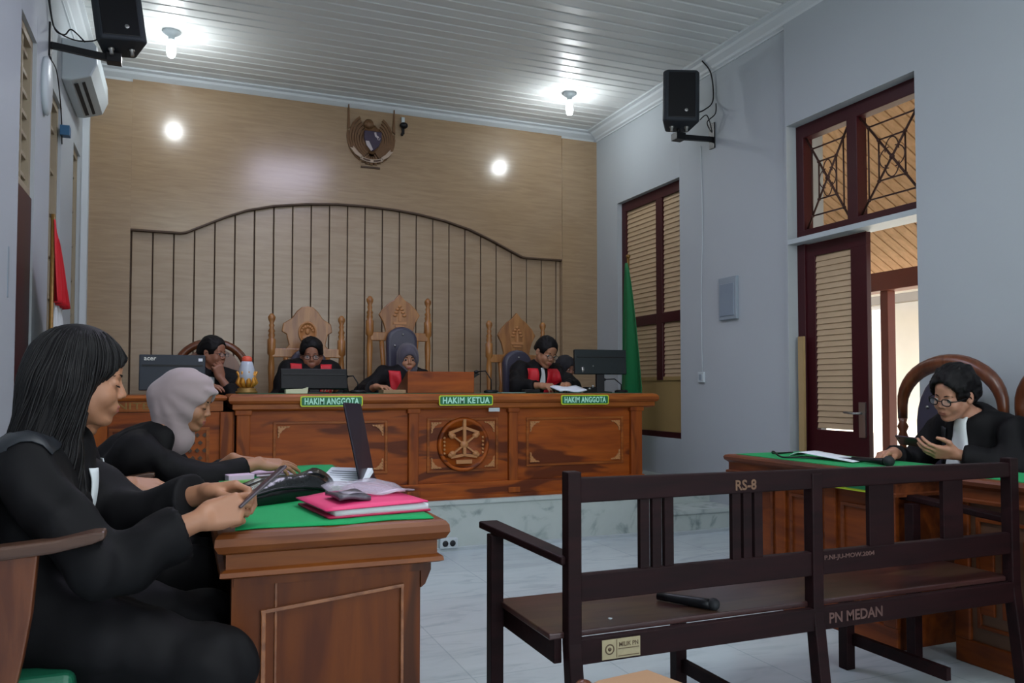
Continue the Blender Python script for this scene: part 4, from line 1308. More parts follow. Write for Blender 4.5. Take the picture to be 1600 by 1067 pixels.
# goosenecks
def mic(x, y, dx, h, label):
    t = thing('gooseneck_microphone', label, 'microphone', (x, y, BZ))
    q = MB(); q.lathe([(.05, BZ + .003), (.05, BZ + .018), (.035, BZ + .028), (.0001, BZ + .028)], (x, y, 0), 18, sc=(1.2, .9)); q.build('base', M['black'], t)
    q = MB(); P = [(x, y, BZ + .02), (x, y, BZ + h * .6), (x + dx * .4, y + .03, BZ + h), (x + dx, y + .06, BZ + h * .97)]
    q.tube(P, .005, 6); q.build('neck', M['black'], t)
    q = MB(); q.sph((x + dx * 1.1, y + .065, BZ + h * .96), .014, 8, sc=(1.6, 1, 1)); q.build('capsule', M['black'], t)
mic(2.215, 5.86, -.09, .175, 'thin gooseneck microphone right of the orange wooden box')
mic(1.17, 5.86, -.07, .13, 'thin gooseneck microphone right of the tilted black monitor')
mic(3.46, 6.0, -.12, .12, 'thin microphone behind the right-hand monitor')
tag(MB().add([(2.06, 5.95, BZ + .09), (2.16, 5.95, BZ + .155), (2.06, 5.95, BZ + .16), (2.06, 5.97, BZ + .09), (2.16, 5.97, BZ + .155), (2.06, 5.97, BZ + .16)], [(0, 1, 2), (5, 4, 3), (0, 3, 4, 1), (1, 4, 5, 2), (2, 5, 3, 0)]).bx((2.062, 5.95, BZ + .003), (2.075, 5.97, BZ + .12)).build('screen_corner', M['black']), 'dark corner of a small screen behind the orange wooden box', 'screen')
q = MB(); q.prism([(.64, BZ + .003), (.785, BZ + .003), (.79, BZ + .045), (.76, BZ + .035), (.64, BZ + .03)], 'y', 5.68, 5.76); tag(q.build('tissue_pack', flat('cream_paper', (196, 202, 170), .7)), 'cream tissue pack at the front edge below the tilted monitor', 'tissues')
q = MB(); q.bx((1.325, 5.70, BZ + .003), (1.49, 5.86, BZ + .028)); tag(q.build('book', flat('beige_book', (150, 118, 84), .6), bevel=.002), 'beige book lying left of the orange wooden box', 'book')
q = MB(); q.bx((2.25, 5.72, BZ + .003), (2.45, 5.86, BZ + .008)); tag(q.build('paper_sheet', flat('grey_green_paper', (120, 146, 140), .8)), 'flat greenish paper right of the gooseneck microphone', 'paper')
q = MB(); q.bx((2.47, 5.78, BZ + .003), (2.60, 5.86, BZ + .03)); tag(q.build('black_recorder', M['black'], bevel=.006), 'small black device before the male judge with glasses', 'device')
q = MB(); q.grid([[(2.76 + .24 * i / 6, 5.75 + .2 * j / 5, BZ + .012 + .035 * j / 5 + .006 * math.sin(i * 1.3)) for j in range(6)] for i in range(7)], .012, (0, 0, 1)); tag(q.build('paper_stack', M['paper']), 'white papers in the hands of the male judge', 'papers')
q = MB(); q.bx((3.03, 5.80, BZ + .003), (3.12, 5.88, BZ + .05)); q.sph((3.05, 5.80, BZ + .035), .012, 8, 1); q.sph((3.08, 5.80, BZ + .055), .012, 8, 1); tag(q.build('camera', [M['black'], M['metal']], bevel=.004), 'small black device with bright dots beneath the right monitor', 'camera')
# golden ornament with water bottle
t = thing('ornament_stand', 'gilded carved ornament stand at the left end of the judges bench', 'ornament', (.40, 5.86, BZ))
q = MB()
q.lathe([(.0001, 0), (.072, 0), (.075, .012), (.06, .022), (.066, .032), (.045, .042), (.0001, .045)], (.395, 5.86, BZ + .003), 24, sc=(1, .7))
q.build('base', M['golddk'], t)
q = MB()
for k in range(9):
    a = 2 * PI * k / 9
    q.tube([(.395 + .03 * math.cos(a), 5.86 + .02 * math.sin(a), BZ + .045), (.395 + .062 * math.cos(a), 5.86 + .045 * math.sin(a), BZ + .08), (.395 + .05 * math.cos(a), 5.86 + .035 * math.sin(a), BZ + .12), (.395 + .07 * math.cos(a), 5.86 + .05 * math.sin(a), BZ + .155)], [.014, .018, .012, .006], 7)
q.build('scrollwork', M['gold'], t)
t = thing('water_bottle', 'clear plastic bottle with red cap on the gilded stand', 'bottle', (.395, 5.86, BZ + .05))
q = MB(); q.lathe([(.0001, .048), (.02, .05), (.040, .08), (.056, .12), (.052, .17), (.044, .20), (.036, .225)], (.395, 5.86, BZ + .0), 20); q.build('body', flat('bottle_plastic', (176, 184, 196), .25, var=.03), t)
q = MB(); q.lathe([(.032, .225), (.034, .23), (.034, .25), (.02, .262), (.0001, .264)], (.395, 5.86, BZ + .0), 20); q.build('cap', flat('orange_red_cap', (216, 82, 56), .45), t)

# ---- wall items right
q = MB(); tb = thing('fuse_box', 'flat grey fuse box on the right wall between window and door', 'fuse box', (XR, 5.47, 1.73))
q.bx((XR - .03, 5.36, 1.73), (XR, 5.59, 2.085)); q.build('housing', M['grey'], tb, bevel=.004)
q = MB(); q.bx((XR - .036, 5.385, 1.76), (XR - .03, 5.57, 2.03)); q.build('cover', flat('fuse_cover', (128, 142, 156), .3), tb, bevel=.003)
tb = thing('wall_socket', 'small socket on the right wall beside the shuttered window', 'socket', (XR, 5.87, 1.21))
MB().bx((XR - .02, 5.83, 1.21), (XR, 5.91, 1.30)).build('plate', M['plast'], tb, bevel=.003)
MB().bx((XR - .023, 5.85, 1.23), (XR - .018, 5.89, 1.28)).build('hole', M['grey'], tb)
tb = thing('double_socket', 'white double socket at the foot of the marble platform', 'socket', (1.745, 5.48, .02))
MB().bx((1.68, 5.455, .022), (1.81, 5.50, .092)).build('plate', M['plast'], tb, bevel=.004)
for xx in (1.718, 1.772): MB().lathe([(.0001, -.004), (.02, -.004), (.022, 0)], (xx, 5.455, .057), 16, 'y').build('hole', M['dark'], tb)
q = MB(); q.prism([(4.645, 0.02), (4.70, 0.02), (4.70, 1.54), (4.645, 1.54)], 'x', 4.215, 4.235)
tag(q.build('wooden_batten', flat('pale_batten', (166, 140, 96), .6)), 'pale wooden batten upright at the left edge of the door leaf', 'batten')
tag(MB().bx((XL - .0, 4.74, 1.62), (XL + .004, 4.765, 1.88)).build('wall_scuff_plate', M['grey']), 'small grey strip on the left wall near the photo edge', 'strip')

# ---- things on the left desk
DT = TZ + .006
# laptop, lid seen almost edge-on
t = thing('laptop', 'open dark laptop at the right edge of the left desk, lid nearly edge-on', 'laptop', (.6, 3.1, DT))
q = MB(); q.prism([(.596, 2.915), (.685, 3.115), (.52, 3.19), (.43, 2.985)], 'z', DT, DT + .014); q.build('keyboard_base', M['black'], t, bevel=.003)
q = MB()
q.add([(.588, 2.905, DT + .012), (.596, 2.90, DT + .012), (.694, 3.115, DT + .012), (.685, 3.12, DT + .012), (.526, 2.915, DT + .315), (.533, 2.91, DT + .318), (.636, 3.115, DT + .308), (.627, 3.12, DT + .306)],
      [(3, 2, 1, 0), (4, 5, 6, 7), (0, 1, 5, 4), (1, 2, 6, 5), (2, 3, 7, 6), (3, 0, 4, 7)])
q.build('lid', flat('laptop_lid', (36, 28, 42), .35, var=.15, spec=.35), t, bevel=.004)
q = MB(); q.tube([(.592, 2.906, DT + .012), (.689, 3.116, DT + .012)], .010, 8); q.build('hinge', M['black'], t)
# document folders
t = thing('document_folder', 'pink document folder in a clear sleeve on the near right corner of the green cloth', 'folder', (.52, 2.45, DT))
ca, sa = math.cos(R(8)), math.sin(R(8))
def rotp(x, y, c=(.51, 2.45)):
    return (c[0] + (x - c[0]) * ca - (y - c[1]) * sa, c[1] + (x - c[0]) * sa + (y - c[1]) * ca)
def slab(x0, x1, y0, y1, z0, z1, sag=0, nx=10, ny=8, bump=None):
    q = MB(); P = []
    for i in range(nx):
        row = []
        for j in range(ny):
            x = x0 + (x1 - x0) * i / (nx - 1); y = y0 + (y1 - y0) * j / (ny - 1)
            a, b = rotp(x, y)
            row.append((a, b, z0 + (bump(i / (nx - 1), j / (ny - 1)) if bump else 0)))
        P.append(row)
    return q.grid(P, z1 - z0, (0, 0, 1))
slab(.355, .665, 2.30, 2.62, DT, DT + .006).build('back_cover', M['pinkd'], t)
slab(.375, .66, 2.305, 2.61, DT + .006, DT + .022).build('paper_pages', M['paper'], t)
slab(.345, .655, 2.295, 2.61, DT + .022, DT + .026, bump=lambda u, v: .012 * max(0, math.sin(u * 3.3 - .2)) * (v ** .5) + .006 * u).build('front_cover', M['pink'], t)
t = thing('clear_plastic_sleeve', 'crumpled transparent plastic sleeve with papers on top of the pink folder', 'plastic sleeve', (.55, 2.5, DT + .03))
slab(.44, .665, 2.42, 2.66, DT + .034, DT + .037, nx=14, ny=12, bump=lambda u, v: .012 + .018 * math.sin(u * 3.1) * v + .006 * math.sin(u * 9 + v * 7)).build('sleeve', M['sleeve'], t)
slab(.50, .655, 2.47, 2.65, DT + .030, DT + .033, nx=10, ny=8, bump=lambda u, v: .010 + .014 * math.sin(u * 3.1) * v).build('pale_paper', flat('pale_pink_paper', (226, 190, 206), .7), t)
q = slab(.405, .50, 2.36, 2.50, DT + .040, DT + .052, nx=8, ny=8, bump=lambda u, v: .004 * math.sin(u * 5 + v * 3))
q.build('dark_case', flat('dark_grey_case', (78, 74, 84), .3, var=.3, vscale=50), t)
# black leather bag
def leather_bag():
    t = thing('leather_bag', 'glossy black leather bag lying on the green cloth', 'bag', (.35, 2.75, DT))
    q = MB(); P = []
    nx, ny = 30, 16
    for i in range(nx):
        u = i / (nx - 1); row = []
        for j in range(ny):
            v = j / (ny - 1)
            x = .045 + .43 * u + .07 * v - .02
            y = 2.50 + .26 * u + .34 * v - .10 * u * v
            edge = min(1, 5 * u, 5 * (1 - u)) ** .5 * min(1, 6 * v + .35, 6 * (1 - v)) ** .5
            z = DT + .004 + (.030 + .060 * u) * edge + .008 * math.sin(u * 13 + v * 4) * edge + .006 * math.sin(v * 17 + u * 6) * edge
            row.append((x, y, z))
        P.append(row)
    top = P
    vs = [p for r_ in top for p in r_] + [(p[0], p[1], DT) for r_ in top for p in r_]
    N = nx * ny; fs = []
    for i in range(nx - 1):
        for j in range(ny - 1):
            a = (i * ny + j, (i + 1) * ny + j, (i + 1) * ny + j + 1, i * ny + j + 1); fs.append(a); fs.append(tuple(N + k for k in a[::-1]))
    for i in range(nx - 1):
        for j, fl in ((0, 1), (ny - 1, 0)):
            a = (i * ny + j, (i + 1) * ny + j, N + (i + 1) * ny + j, N + i * ny + j); fs.append(a[::-1] if fl else a)
    for j in range(ny - 1):
        for i, fl in ((0, 0), (nx - 1, 1)):
            a = (i * ny + j, i * ny + j + 1, N + i * ny + j + 1, N + i * ny + j); fs.append(a[::-1] if fl else a)
    q.add(vs, fs, 0, True); q.build('bag_body', flat('glossy_leather', (22, 24, 26), .22, var=.3, bump=.4, bscale=30), t)
    q = MB(); P = [Vector(top[i][0]) + Vector((0, -.004, 0)) for i in range(2, nx - 1)]
    q.tube(P, .005, 6); q.build('zip', M['black'], t)
    q = MB(); q.tube([Vector(top[i][6]) + Vector((0, 0, .002)) for i in range(6, nx - 2)], .003, 6); q.build('seam', M['black'], t)
leather_bag()
q = MB(); q.add([(.50, 2.95, DT), (.66, 2.86, DT), (.74, 3.02, DT + .05), (.60, 3.12, DT + .05), (.50, 2.95, DT + .012), (.655, 2.86, DT + .012), (.735, 3.02, DT + .065), (.60, 3.12, DT + .065)],
                [(3, 2, 1, 0), (4, 5, 6, 7), (0, 1, 5, 4), (1, 2, 6, 5), (2, 3, 7, 6), (3, 0, 4, 7)])
q.xf(Matrix.Translation((-.075, 0, 0)))
t = thing('open_booklet', 'open white printed booklet with green edge behind the leather bag', 'booklet', (.55, 2.95, DT)); q.build('pages', M['paper'], t)
q = MB()
for k in range(7):
    u0 = .12 + .1 * k
    q.add([(.50 + .10 * u0 + .02 - .075, 2.95 + .17 * u0, DT + .0135 + .055 * u0), (.64 + .085 * u0 - .075, 2.868 + .155 * u0, DT + .0135 + .055 * u0), (.64 + .085 * u0 - .075, 2.874 + .155 * u0, DT + .0145 + .058 * u0), (.50 + .10 * u0 + .02 - .075, 2.957 + .17 * u0, DT + .0145 + .058 * u0)], [(0, 1, 2, 3)])
q.build('printed_lines', flat('grey_ink', (120, 128, 136), .8), t)
q = MB(); q.ob((.505, 2.885, DT + .01), (.19, .02, .018), (0, 0, R(-30))); q.build('green_edge', flat('leaf_green', (60, 150, 60), .6), t)
q = MB(); q.ob((.34, 3.62, DT + .004), (.16, .22, .006), (0, 0, R(10))); tag(q.build('pink_sheet', M['pinkpaper']), 'pale pink paper under the reaching hand', 'paper')
q = MB(); q.ob((.205, 3.40, DT + .012), (.10, .07, .022), (0, 0, R(12))); tag(q.build('note_pad', M['pinkpaper'], bevel=.002), 'small pale pink notepad beside the scarfed woman sleeve', 'notepad')
q = MB(); q.ob((.225, 3.30, DT + .004), (.16, .05, .008), (0, 0, R(6))); tag(q.build('green_slip', flat('leaf_green2', (110, 170, 90), .7)), 'narrow light green slip in front of the pink notepad', 'slip')
q = MB(); q.ob((.38, 3.16, DT + .012), (.07, .10, .02), (0, R(-8), R(20))); tag(q.build('green_case', flat('grey_green_case', (70, 108, 96), .5)), 'grey green case between booklet and laptop', 'case')
# black microphone on the slatted bench
t = thing('microphone', 'black wireless microphone lying on the seat of the slatted bench', 'microphone', (1.58, 2.26, .43))
q = MB(); a = Vector((1.50, 2.36, .447)); b = Vector((1.60, 2.20, .447)); q.tube([a, a.lerp(b, .3), a.lerp(b, .85), b], [.014, .015, .018, .018], 12); q.build('handle', M['black'], t)
q = MB(); q.sph((1.605, 2.192, .449), .021, 12); q.build('tip', M['dark'], t)
q = MB(); q.lathe([(.0001, .0), (.007, 0), (.007, .002), (.0001, .002)], (1.245, 2.235, .430), 10); tag(q.build('bottle_cap', M['plast']), 'tiny white speck on the seat at the left end of the bench', 'scrap')
# right desk items
t = thing('paper_roll', 'curled white paper lying on the right desk', 'paper', (3.12, 3.2, TZ))
q = MB(); P = []
for i in range(14):
    u = i / 13; row = []
    for j in range(4):
        v = j / 3
        x = 3.03 + .16 * v + .03 * u; y = 3.46 - .42 * u + .05 * v
        z = TZ + .006 + (.032 * math.sin(min(1, u * 5) * PI * .5) - .03 * u)
        if u < .15: y += .0
        row.append((x, y, z))
    P.append(row)
q.grid(P, .003, (0, 0, 1)); q.build('sheet', M['paper'], t)
t = thing('microphone', 'black microphone with cable lying on the right desk', 'microphone', (3.14, 2.9, TZ))
q = MB(); a = Vector((3.13, 3.11, TZ + .02)); b = Vector((3.12, 2.90, TZ + .022)); q.tube([a, a.lerp(b, .8), b], [.010, .015, .018], 12); q.build('handle', M['black'], t)
q = MB(); q.sph((3.12, 2.875, TZ + .026), .027, 14); q.build('head', M['dark'], t)
cable([(3.13, 3.11, TZ + .02), (3.08, 3.25, TZ + .012), (2.98, 3.33, TZ + .012), (2.93, 3.40, TZ + .012), (2.98, 3.52, TZ + .03), (3.05, 3.60, TZ + .012), (3.2, 3.62, TZ + .012)], .005, 'black cable looping from the microphone on the right desk')
# ================================================================ ORGANIC SHAPES (distance fields -> surface nets)
def smin(a, b, k):
    h = np.clip(.5 + .5 * (b - a) / k, 0, 1)
    return b * (1 - h) + a * h - k * h * (1 - h)

def hash3(i, j, k):
    n = (i * 374761393 + j * 668265263 + k * 2147483647) & 0xffffffff
    n = ((n ^ (n >> 13)) * 1274126177) & 0xffffffff
    return ((n ^ (n >> 16)) & 0xffff) / 65535.0
def vnoise(P):
    I = np.floor(P).astype(np.int64); F = P - I; F = F * F * (3 - 2 * F)
    r = 0
    for a in (0, 1):
        for b in (0, 1):
            for c in (0, 1):
                w = (F[:, 0] if a else 1 - F[:, 0]) * (F[:, 1] if b else 1 - F[:, 1]) * (F[:, 2] if c else 1 - F[:, 2])
                r = r + w * hash3(I[:, 0] + a, I[:, 1] + b, I[:, 2] + c)
    return r * 2 - 1

class Sdf:
    """union / cut list of bounded primitives"""
    def __init__(s):
        s.p = []; s.post = []
    def add(s, fn, c, rad, k=.012, op='u'):
        s.p.append((fn, np.array(c, float), float(rad), float(k), op)); return s
    def rc(s, a, b, ra, rb, k=.012, op='u'):
        a = np.array(a, float); b = np.array(b, float); ab = b - a; L2 = max(ab @ ab, 1e-12)
        def fn(P):
            t = np.clip(((P - a) @ ab) / L2, 0, 1)
            d = P - a - t[:, None] * ab
            return np.sqrt((d * d).sum(1)) - (ra + (rb - ra) * t)
        return s.add(fn, (a + b) / 2, math.sqrt(L2) / 2 + max(ra, rb), k, op)
    def ell(s, c, r, rot=None, k=.012, op='u'):
        c = np.array(c, float); r = np.array(r, float)
        Rm = np.eye(3) if rot is None else np.array(rot, float)
        def fn(P):
            q = (P - c) @ Rm
            k0 = np.sqrt(((q / r) ** 2).sum(1)) + 1e-9; k1 = np.sqrt(((q / (r * r)) ** 2).sum(1)) + 1e-9
            return k0 * (k0 - 1) / k1
        return s.add(fn, c, r.max(), k, op)
    def box(s, c, h, rr=.005, rot=None, k=.012, op='u'):
        c = np.array(c, float); h = np.array(h, float) - rr
        Rm = np.eye(3) if rot is None else np.array(rot, float)
        def fn(P):
            q = np.abs((P - c) @ Rm) - h
            return np.sqrt((np.maximum(q, 0) ** 2).sum(1)) + np.minimum(q.max(1), 0) - rr
        return s.add(fn, c, float(np.linalg.norm(h)) + rr, k, op)
    def chain(s, pts, rad, k=.004, group_k=.012):
        g = Sdf()
        for i in range(len(pts) - 1):
            g.rc(pts[i], pts[i + 1], rad[i], rad[i + 1], k)
        return s.sub(g, group_k)
    def bound(s):
        lo = np.min([c - r for (_, c, r, _, op) in s.p if op == 'u'], 0); hi = np.max([c + r for (_, c, r, _, op) in s.p if op == 'u'], 0)
        return lo, hi
    def sub(s, g, k=.012, op='u'):
        lo, hi = g.bound()
        return s.add(g.ev, (lo + hi) / 2, float(np.linalg.norm(hi - lo)) / 2, k, op)
    def local(s, g, c, Rm, scale=1.0, k=.012, op='u'):
        """g lives in its own frame: world = c + R @ (scale * local)"""
        lo, hi = g.bound(); Rm = np.array(Rm, float); c = np.array(c, float)
        mid = c + Rm @ ((lo + hi) / 2 * scale)
        return s.add(lambda P: g.ev(((P - c) @ Rm) / scale) * scale, mid, float(np.linalg.norm(hi - lo)) / 2 * scale, k, op)
    def ev(s, P):
        d = np.full(len(P), 1e3)
        for fn, c, rad, k, op in s.p:
            q = np.sqrt(((P - c) ** 2).sum(1)) - rad
            m = q < max(.03, 1.3 * k)
            if op == 'u':
                dp = q.copy()
                if m.any(): dp[m] = fn(P[m])
                d = smin(d, dp, k)
            elif op == 'x':      # intersect, applies everywhere
                d = np.maximum(d, fn(P))
            elif m.any():
                dd = fn(P[m])
                d[m] = -smin(-d[m], dd, k)
        for f_ in s.post:
            d = f_(P, d)
        return d

def nets(sdf, h, lo=None, hi=None, pad=.02):
    """sparse surface nets; returns verts, quads"""
    if lo is None: lo, hi = sdf.bound()
    lo = np.array(lo) - pad; hi = np.array(hi) + pad
    B = 8
    nb = np.ceil((hi - lo) / (h * B)).astype(int)
    g = np.stack(np.meshgrid(*[np.arange(n) for n in nb], indexing='ij'), -1).reshape(-1, 3)
    cen = lo + (g + .5) * B * h
    d = sdf.ev(cen)
    g = g[np.abs(d) < B * h * 1.35]
    o = np.stack(np.meshgrid(*[np.arange(B + 1)] * 3, indexing='ij'), -1).reshape(-1, 3)
    dims = nb * B + 2
    V = []; K = []; Q = []
    S = (B + 1)
    for s0 in range(0, len(g), 400):
        gb = g[s0:s0 + 400]
        idx = gb[:, None, :] * B + o[None]
        D = sdf.ev((lo + idx.reshape(-1, 3) * h)).reshape(len(gb), S, S, S)
        I = D < 0
        c8 = [D[:, a:a + B, b:b + B, c:c + B] for a in (0, 1) for b in (0, 1) for c in (0, 1)]
        i8 = [x < 0 for x in c8]
        cnt = sum(x.astype(int) for x in i8)
        act = (cnt > 0) & (cnt < 8)
        w = np.argwhere(act)
        if len(w) == 0: continue
        vals = np.stack([x[act] for x in c8], 1)
        corner = np.array([(a, b, c) for a in (0, 1) for b in (0, 1) for c in (0, 1)], float)
        acc = np.zeros((len(w), 3)); n = np.zeros(len(w))
        for e0 in range(8):
            for bit in (1, 2, 4):
                e1 = e0 | bit
                if e1 == e0: continue
                a, b = vals[:, e0], vals[:, e1]
                m = (a < 0) != (b < 0)
                t = np.where(m, a / np.where(m, a - b, 1), 0)
                p = corner[e0] + t[:, None] * (corner[e1] - corner[e0])
                acc[m] += p[m]; n[m] += 1
        cell = gb[w[:, 0]] * B + w[:, 1:]
        V.append(lo + (cell + acc / n[:, None]) * h)
        K.append((cell[:, 0] * dims[1] + cell[:, 1]) * dims[2] + cell[:, 2])
        for ax in range(3):
            A = I[:, :B, :B, :B]
            sl = [slice(0, B)] * 3; sl[ax] = slice(1, B + 1)
            Bm = I[(slice(None),) + tuple(sl)]
            ch = np.argwhere(A != Bm)
            if len(ch) == 0: continue
            base = gb[ch[:, 0]] * B + ch[:, 1:]
            ins = A[tuple(ch.T)]
            u, v = (ax + 1) % 3, (ax + 2) % 3
            qs = []
            for (du, dv) in ((0, 0), (1, 0), (1, 1), (0, 1)):
                c = base.copy(); c[:, u] -= du; c[:, v] -= dv
                qs.append((c[:, 0] * dims[1] + c[:, 1]) * dims[2] + c[:, 2])
            qs = np.stack(qs, 1)
            qs[~ins] = qs[~ins][:, ::-1]
            Q.append(qs)
    V = np.concatenate(V); K = np.concatenate(K); Q = np.concatenate(Q)
    K, ui = np.unique(K, return_index=True); V = V[ui]
    ix = np.searchsorted(K, Q); ix = np.clip(ix, 0, len(K) - 1)
    ok = (K[ix] == Q).all(1)
    return V, ix[ok]

def organic(name, sdf, h, mats, parent, matfn=None, lo=None, hi=None):
    V, Q = nets(sdf, h, lo, hi)
    if not isinstance(mats, (list, tuple)): mats = [mats]
    me = bpy.data.meshes.new(name)
    V = V - np.array(wloc(parent))
    me.from_pydata(V.tolist(), [], Q.tolist())
    for m in mats: me.materials.append(m)
    me.polygons.foreach_set('use_smooth', [True] * len(Q))
    if matfn is not None:
        cen = V[Q].mean(1) + np.array(wloc(parent))
        me.polygons.foreach_set('material_index', matfn(cen).astype(int).tolist())
    me.update()
    ob = bpy.data.objects.new(name, me)
    C.objects.link(ob); ob.parent = parent
    return ob

def frame(yaw, pitch=0, roll=0):
    """columns: forward(+X), left(+Y), up(+Z); pitch>0 looks down"""
    return np.array((Matrix.Rotation(R(yaw), 3, 'Z') @ Matrix.Rotation(R(pitch), 3, 'Y') @ Matrix.Rotation(R(roll), 3, 'X')))
def nrm(v):
    v = np.array(v, float); return v / (np.linalg.norm(v) + 1e-12)

# ---------------------------------------------------------------- head
def head_sdf(male=False, closed=False, fat=1.0):
    g = Sdf()
    g.ell((-.016, 0, .028), (.092, .074 * fat, .088))
    g.ell((.018, 0, -.030), (.068, .061 * fat, .084), k=.02)
    g.rc((.0, .052 * fat, -.040), (.052, .018, -.094), .024, .017, k=.018)
    g.rc((.0, -.052 * fat, -.040), (.052, -.018, -.094), .024, .017, k=.018)
    g.ell((.064, 0, -.096), (.020, .022, .018), k=.012)
    g.ell((.056, .034, -.034), (.026, .026 * fat, .028), k=.02)
    g.ell((.056, -.034, -.034), (.026, .026 * fat, .028), k=.02)
    g.rc((.070, -.030, .019), (.070, .030, .019), .013, .013, k=.012)      # brow
    g.ell((.060, 0, .05), (.024, .045, .034), k=.02)                       # forehead
    for s in (-1, 1):
        g.ell((.094, s * .033, .001), (.014, .020, .012), k=.010, op='s')     # socket
        g.ell((.0715, s * .032, .0), (.0145, .0165, .0125), k=.004)           # lids
        if not closed:
            g.ell((.0885, s * .033, -.001), (.010, .0145, .0048), k=.002, op='s')
    g.rc((.079, 0, .010), (.098, 0, -.026), .0072, .0088, k=.008)              # nose
    for s in (-1, 1):
        g.ell((.089, s * .0115, -.032), (.010, .0072, .0070), k=.005)
    g.ell((.080, 0, -.064), (.014, .030, .018), k=.014)                        # mouth mound
    g.ell((.089, 0, -.0585), (.0075, .020, .0048), k=.003)                     # upper lip
    g.ell((.087, 0, -.0695), (.0080, .017, .0056), k=.003)                     # lower lip
    g.ell((.104, 0, -.0640), (.012, .022, .0013), k=.003, op='s')
    for s in (-1, 1):
        e = Sdf()
        rr = frame(0, 0, 0) @ np.array(Euler((R(s * 8), R(-12), R(-s * 22))).to_matrix())
        e.ell((-.006, s * .080, -.004), (.018, .0075, .031), rot=rr, k=.004)
        e.ell((-.004, s * .0875, -.002), (.010, .005, .018), rot=rr, k=.005, op='s')
        g.sub(e, .006)
    return g
LIP = lambda q: (q[:, 0] > .079) & (np.abs(q[:, 1]) < .0185) & (q[:, 2] < -.0560 + .0) & (q[:, 2] > -.0735) & (q[:, 0] > .0865 - 14 * np.abs(q[:, 1]) ** 2 * 1.2)

# ---------------------------------------------------------------- hand
def hand_sdf(s, wrist, fwd, nz, side, curl=(.5, .5, .6, .7), thumb=(.35, .4), spread=.05, sc=1.0, fore=None):
    """side=+1: thumb on the +cross(nz,fwd) side"""
    x = nrm(fwd); z = nrm(np.array(nz) - x * (np.array(nz) @ x)); y = np.cross(z, x)
    w = np.array(wrist, float)
    L = lambda a, b, c: w + sc * (x * a + y * b * side + z * c)
    g = Sdf()
    K = [(.088, .030), (.093, .010), (.088, -.010), (.079, -.028)]
    F = [(.042, .025, .021), (.046, .029, .022), (.042, .027, .021), (.033, .021, .018)]
    for i, (kx, ky) in enumerate(K):
        g.rc(L(.008, ky * .62, -.002), L(kx, ky, 0), .0165 * sc, .0125 * sc, k=.012)
    g.ell(L(.04, -.004, -.010), (.040 * sc, .034 * sc, .016 * sc), rot=np.stack([x, y, z], 1), k=.014)
    g.ell(L(.030, .024, -.010), (.028 * sc, .017 * sc, .017 * sc), rot=np.stack([x, y, z], 1), k=.012)
    s.sub(g, .014)
    for i, (kx, ky) in enumerate(K):
        c = curl[i]
        c3 = (c, c, c * .8) if not isinstance(c, (tuple, list)) else c
        sp = (1.5 - i) * spread
        a = 0; p = np.array((kx, ky, 0.0)); pts = [L(*p)]
        for j in range(3):
            a += c3[j]
            dirv = np.array((math.cos(a) * math.cos(sp), math.sin(sp) * math.cos(a * .5), -math.sin(a)))
            p = p + dirv * F[i][j]; pts.append(L(*p))
        r = [.0098, .0088, .0080, .0068] if i < 3 else [.0088, .0078, .0070, .0060]
        s.chain(pts, [q * sc for q in r], .003, .006)
    t1, t2 = thumb[0], thumb[1]     # t1: outward angle, t2: towards the palm
    p0 = np.array((.020, .026, -.008)); d = np.array((math.cos(t1) * math.cos(t2), math.sin(t1), -math.sin(t2)))
    p1 = p0 + nrm(d) * .040
    d2 = nrm(np.array((d[0] + .35, d[1] * .45, d[2] - .05))); p2 = p1 + d2 * .032
    d3 = nrm(np.array((d2[0] + .3, d2[1] * .1, d2[2] - .1))); p3 = p2 + d3 * .026
    s.chain([L(*p0), L(*p1), L(*p2), L(*p3)], [.0145 * sc, .0115 * sc, .0100 * sc, .0080 * sc], .004, .010)
    return {'x': x, 'y': y * side, 'z': z, 'L': L}

def elbow(sh, wr, l1, l2, hint):
    sh = np.array(sh, float); wr = np.array(wr, float); d = wr - sh; D = np.linalg.norm(d)
    D_ = min(D, (l1 + l2) * .999)
    a = (l1 * l1 - l2 * l2 + D_ * D_) / (2 * D_)
    hgt = math.sqrt(max(l1 * l1 - a * a, 0)); u = d / D
    hv = np.array(hint, float); hv = nrm(hv - u * (hv @ u))
    return sh + u * a + hv * hgt

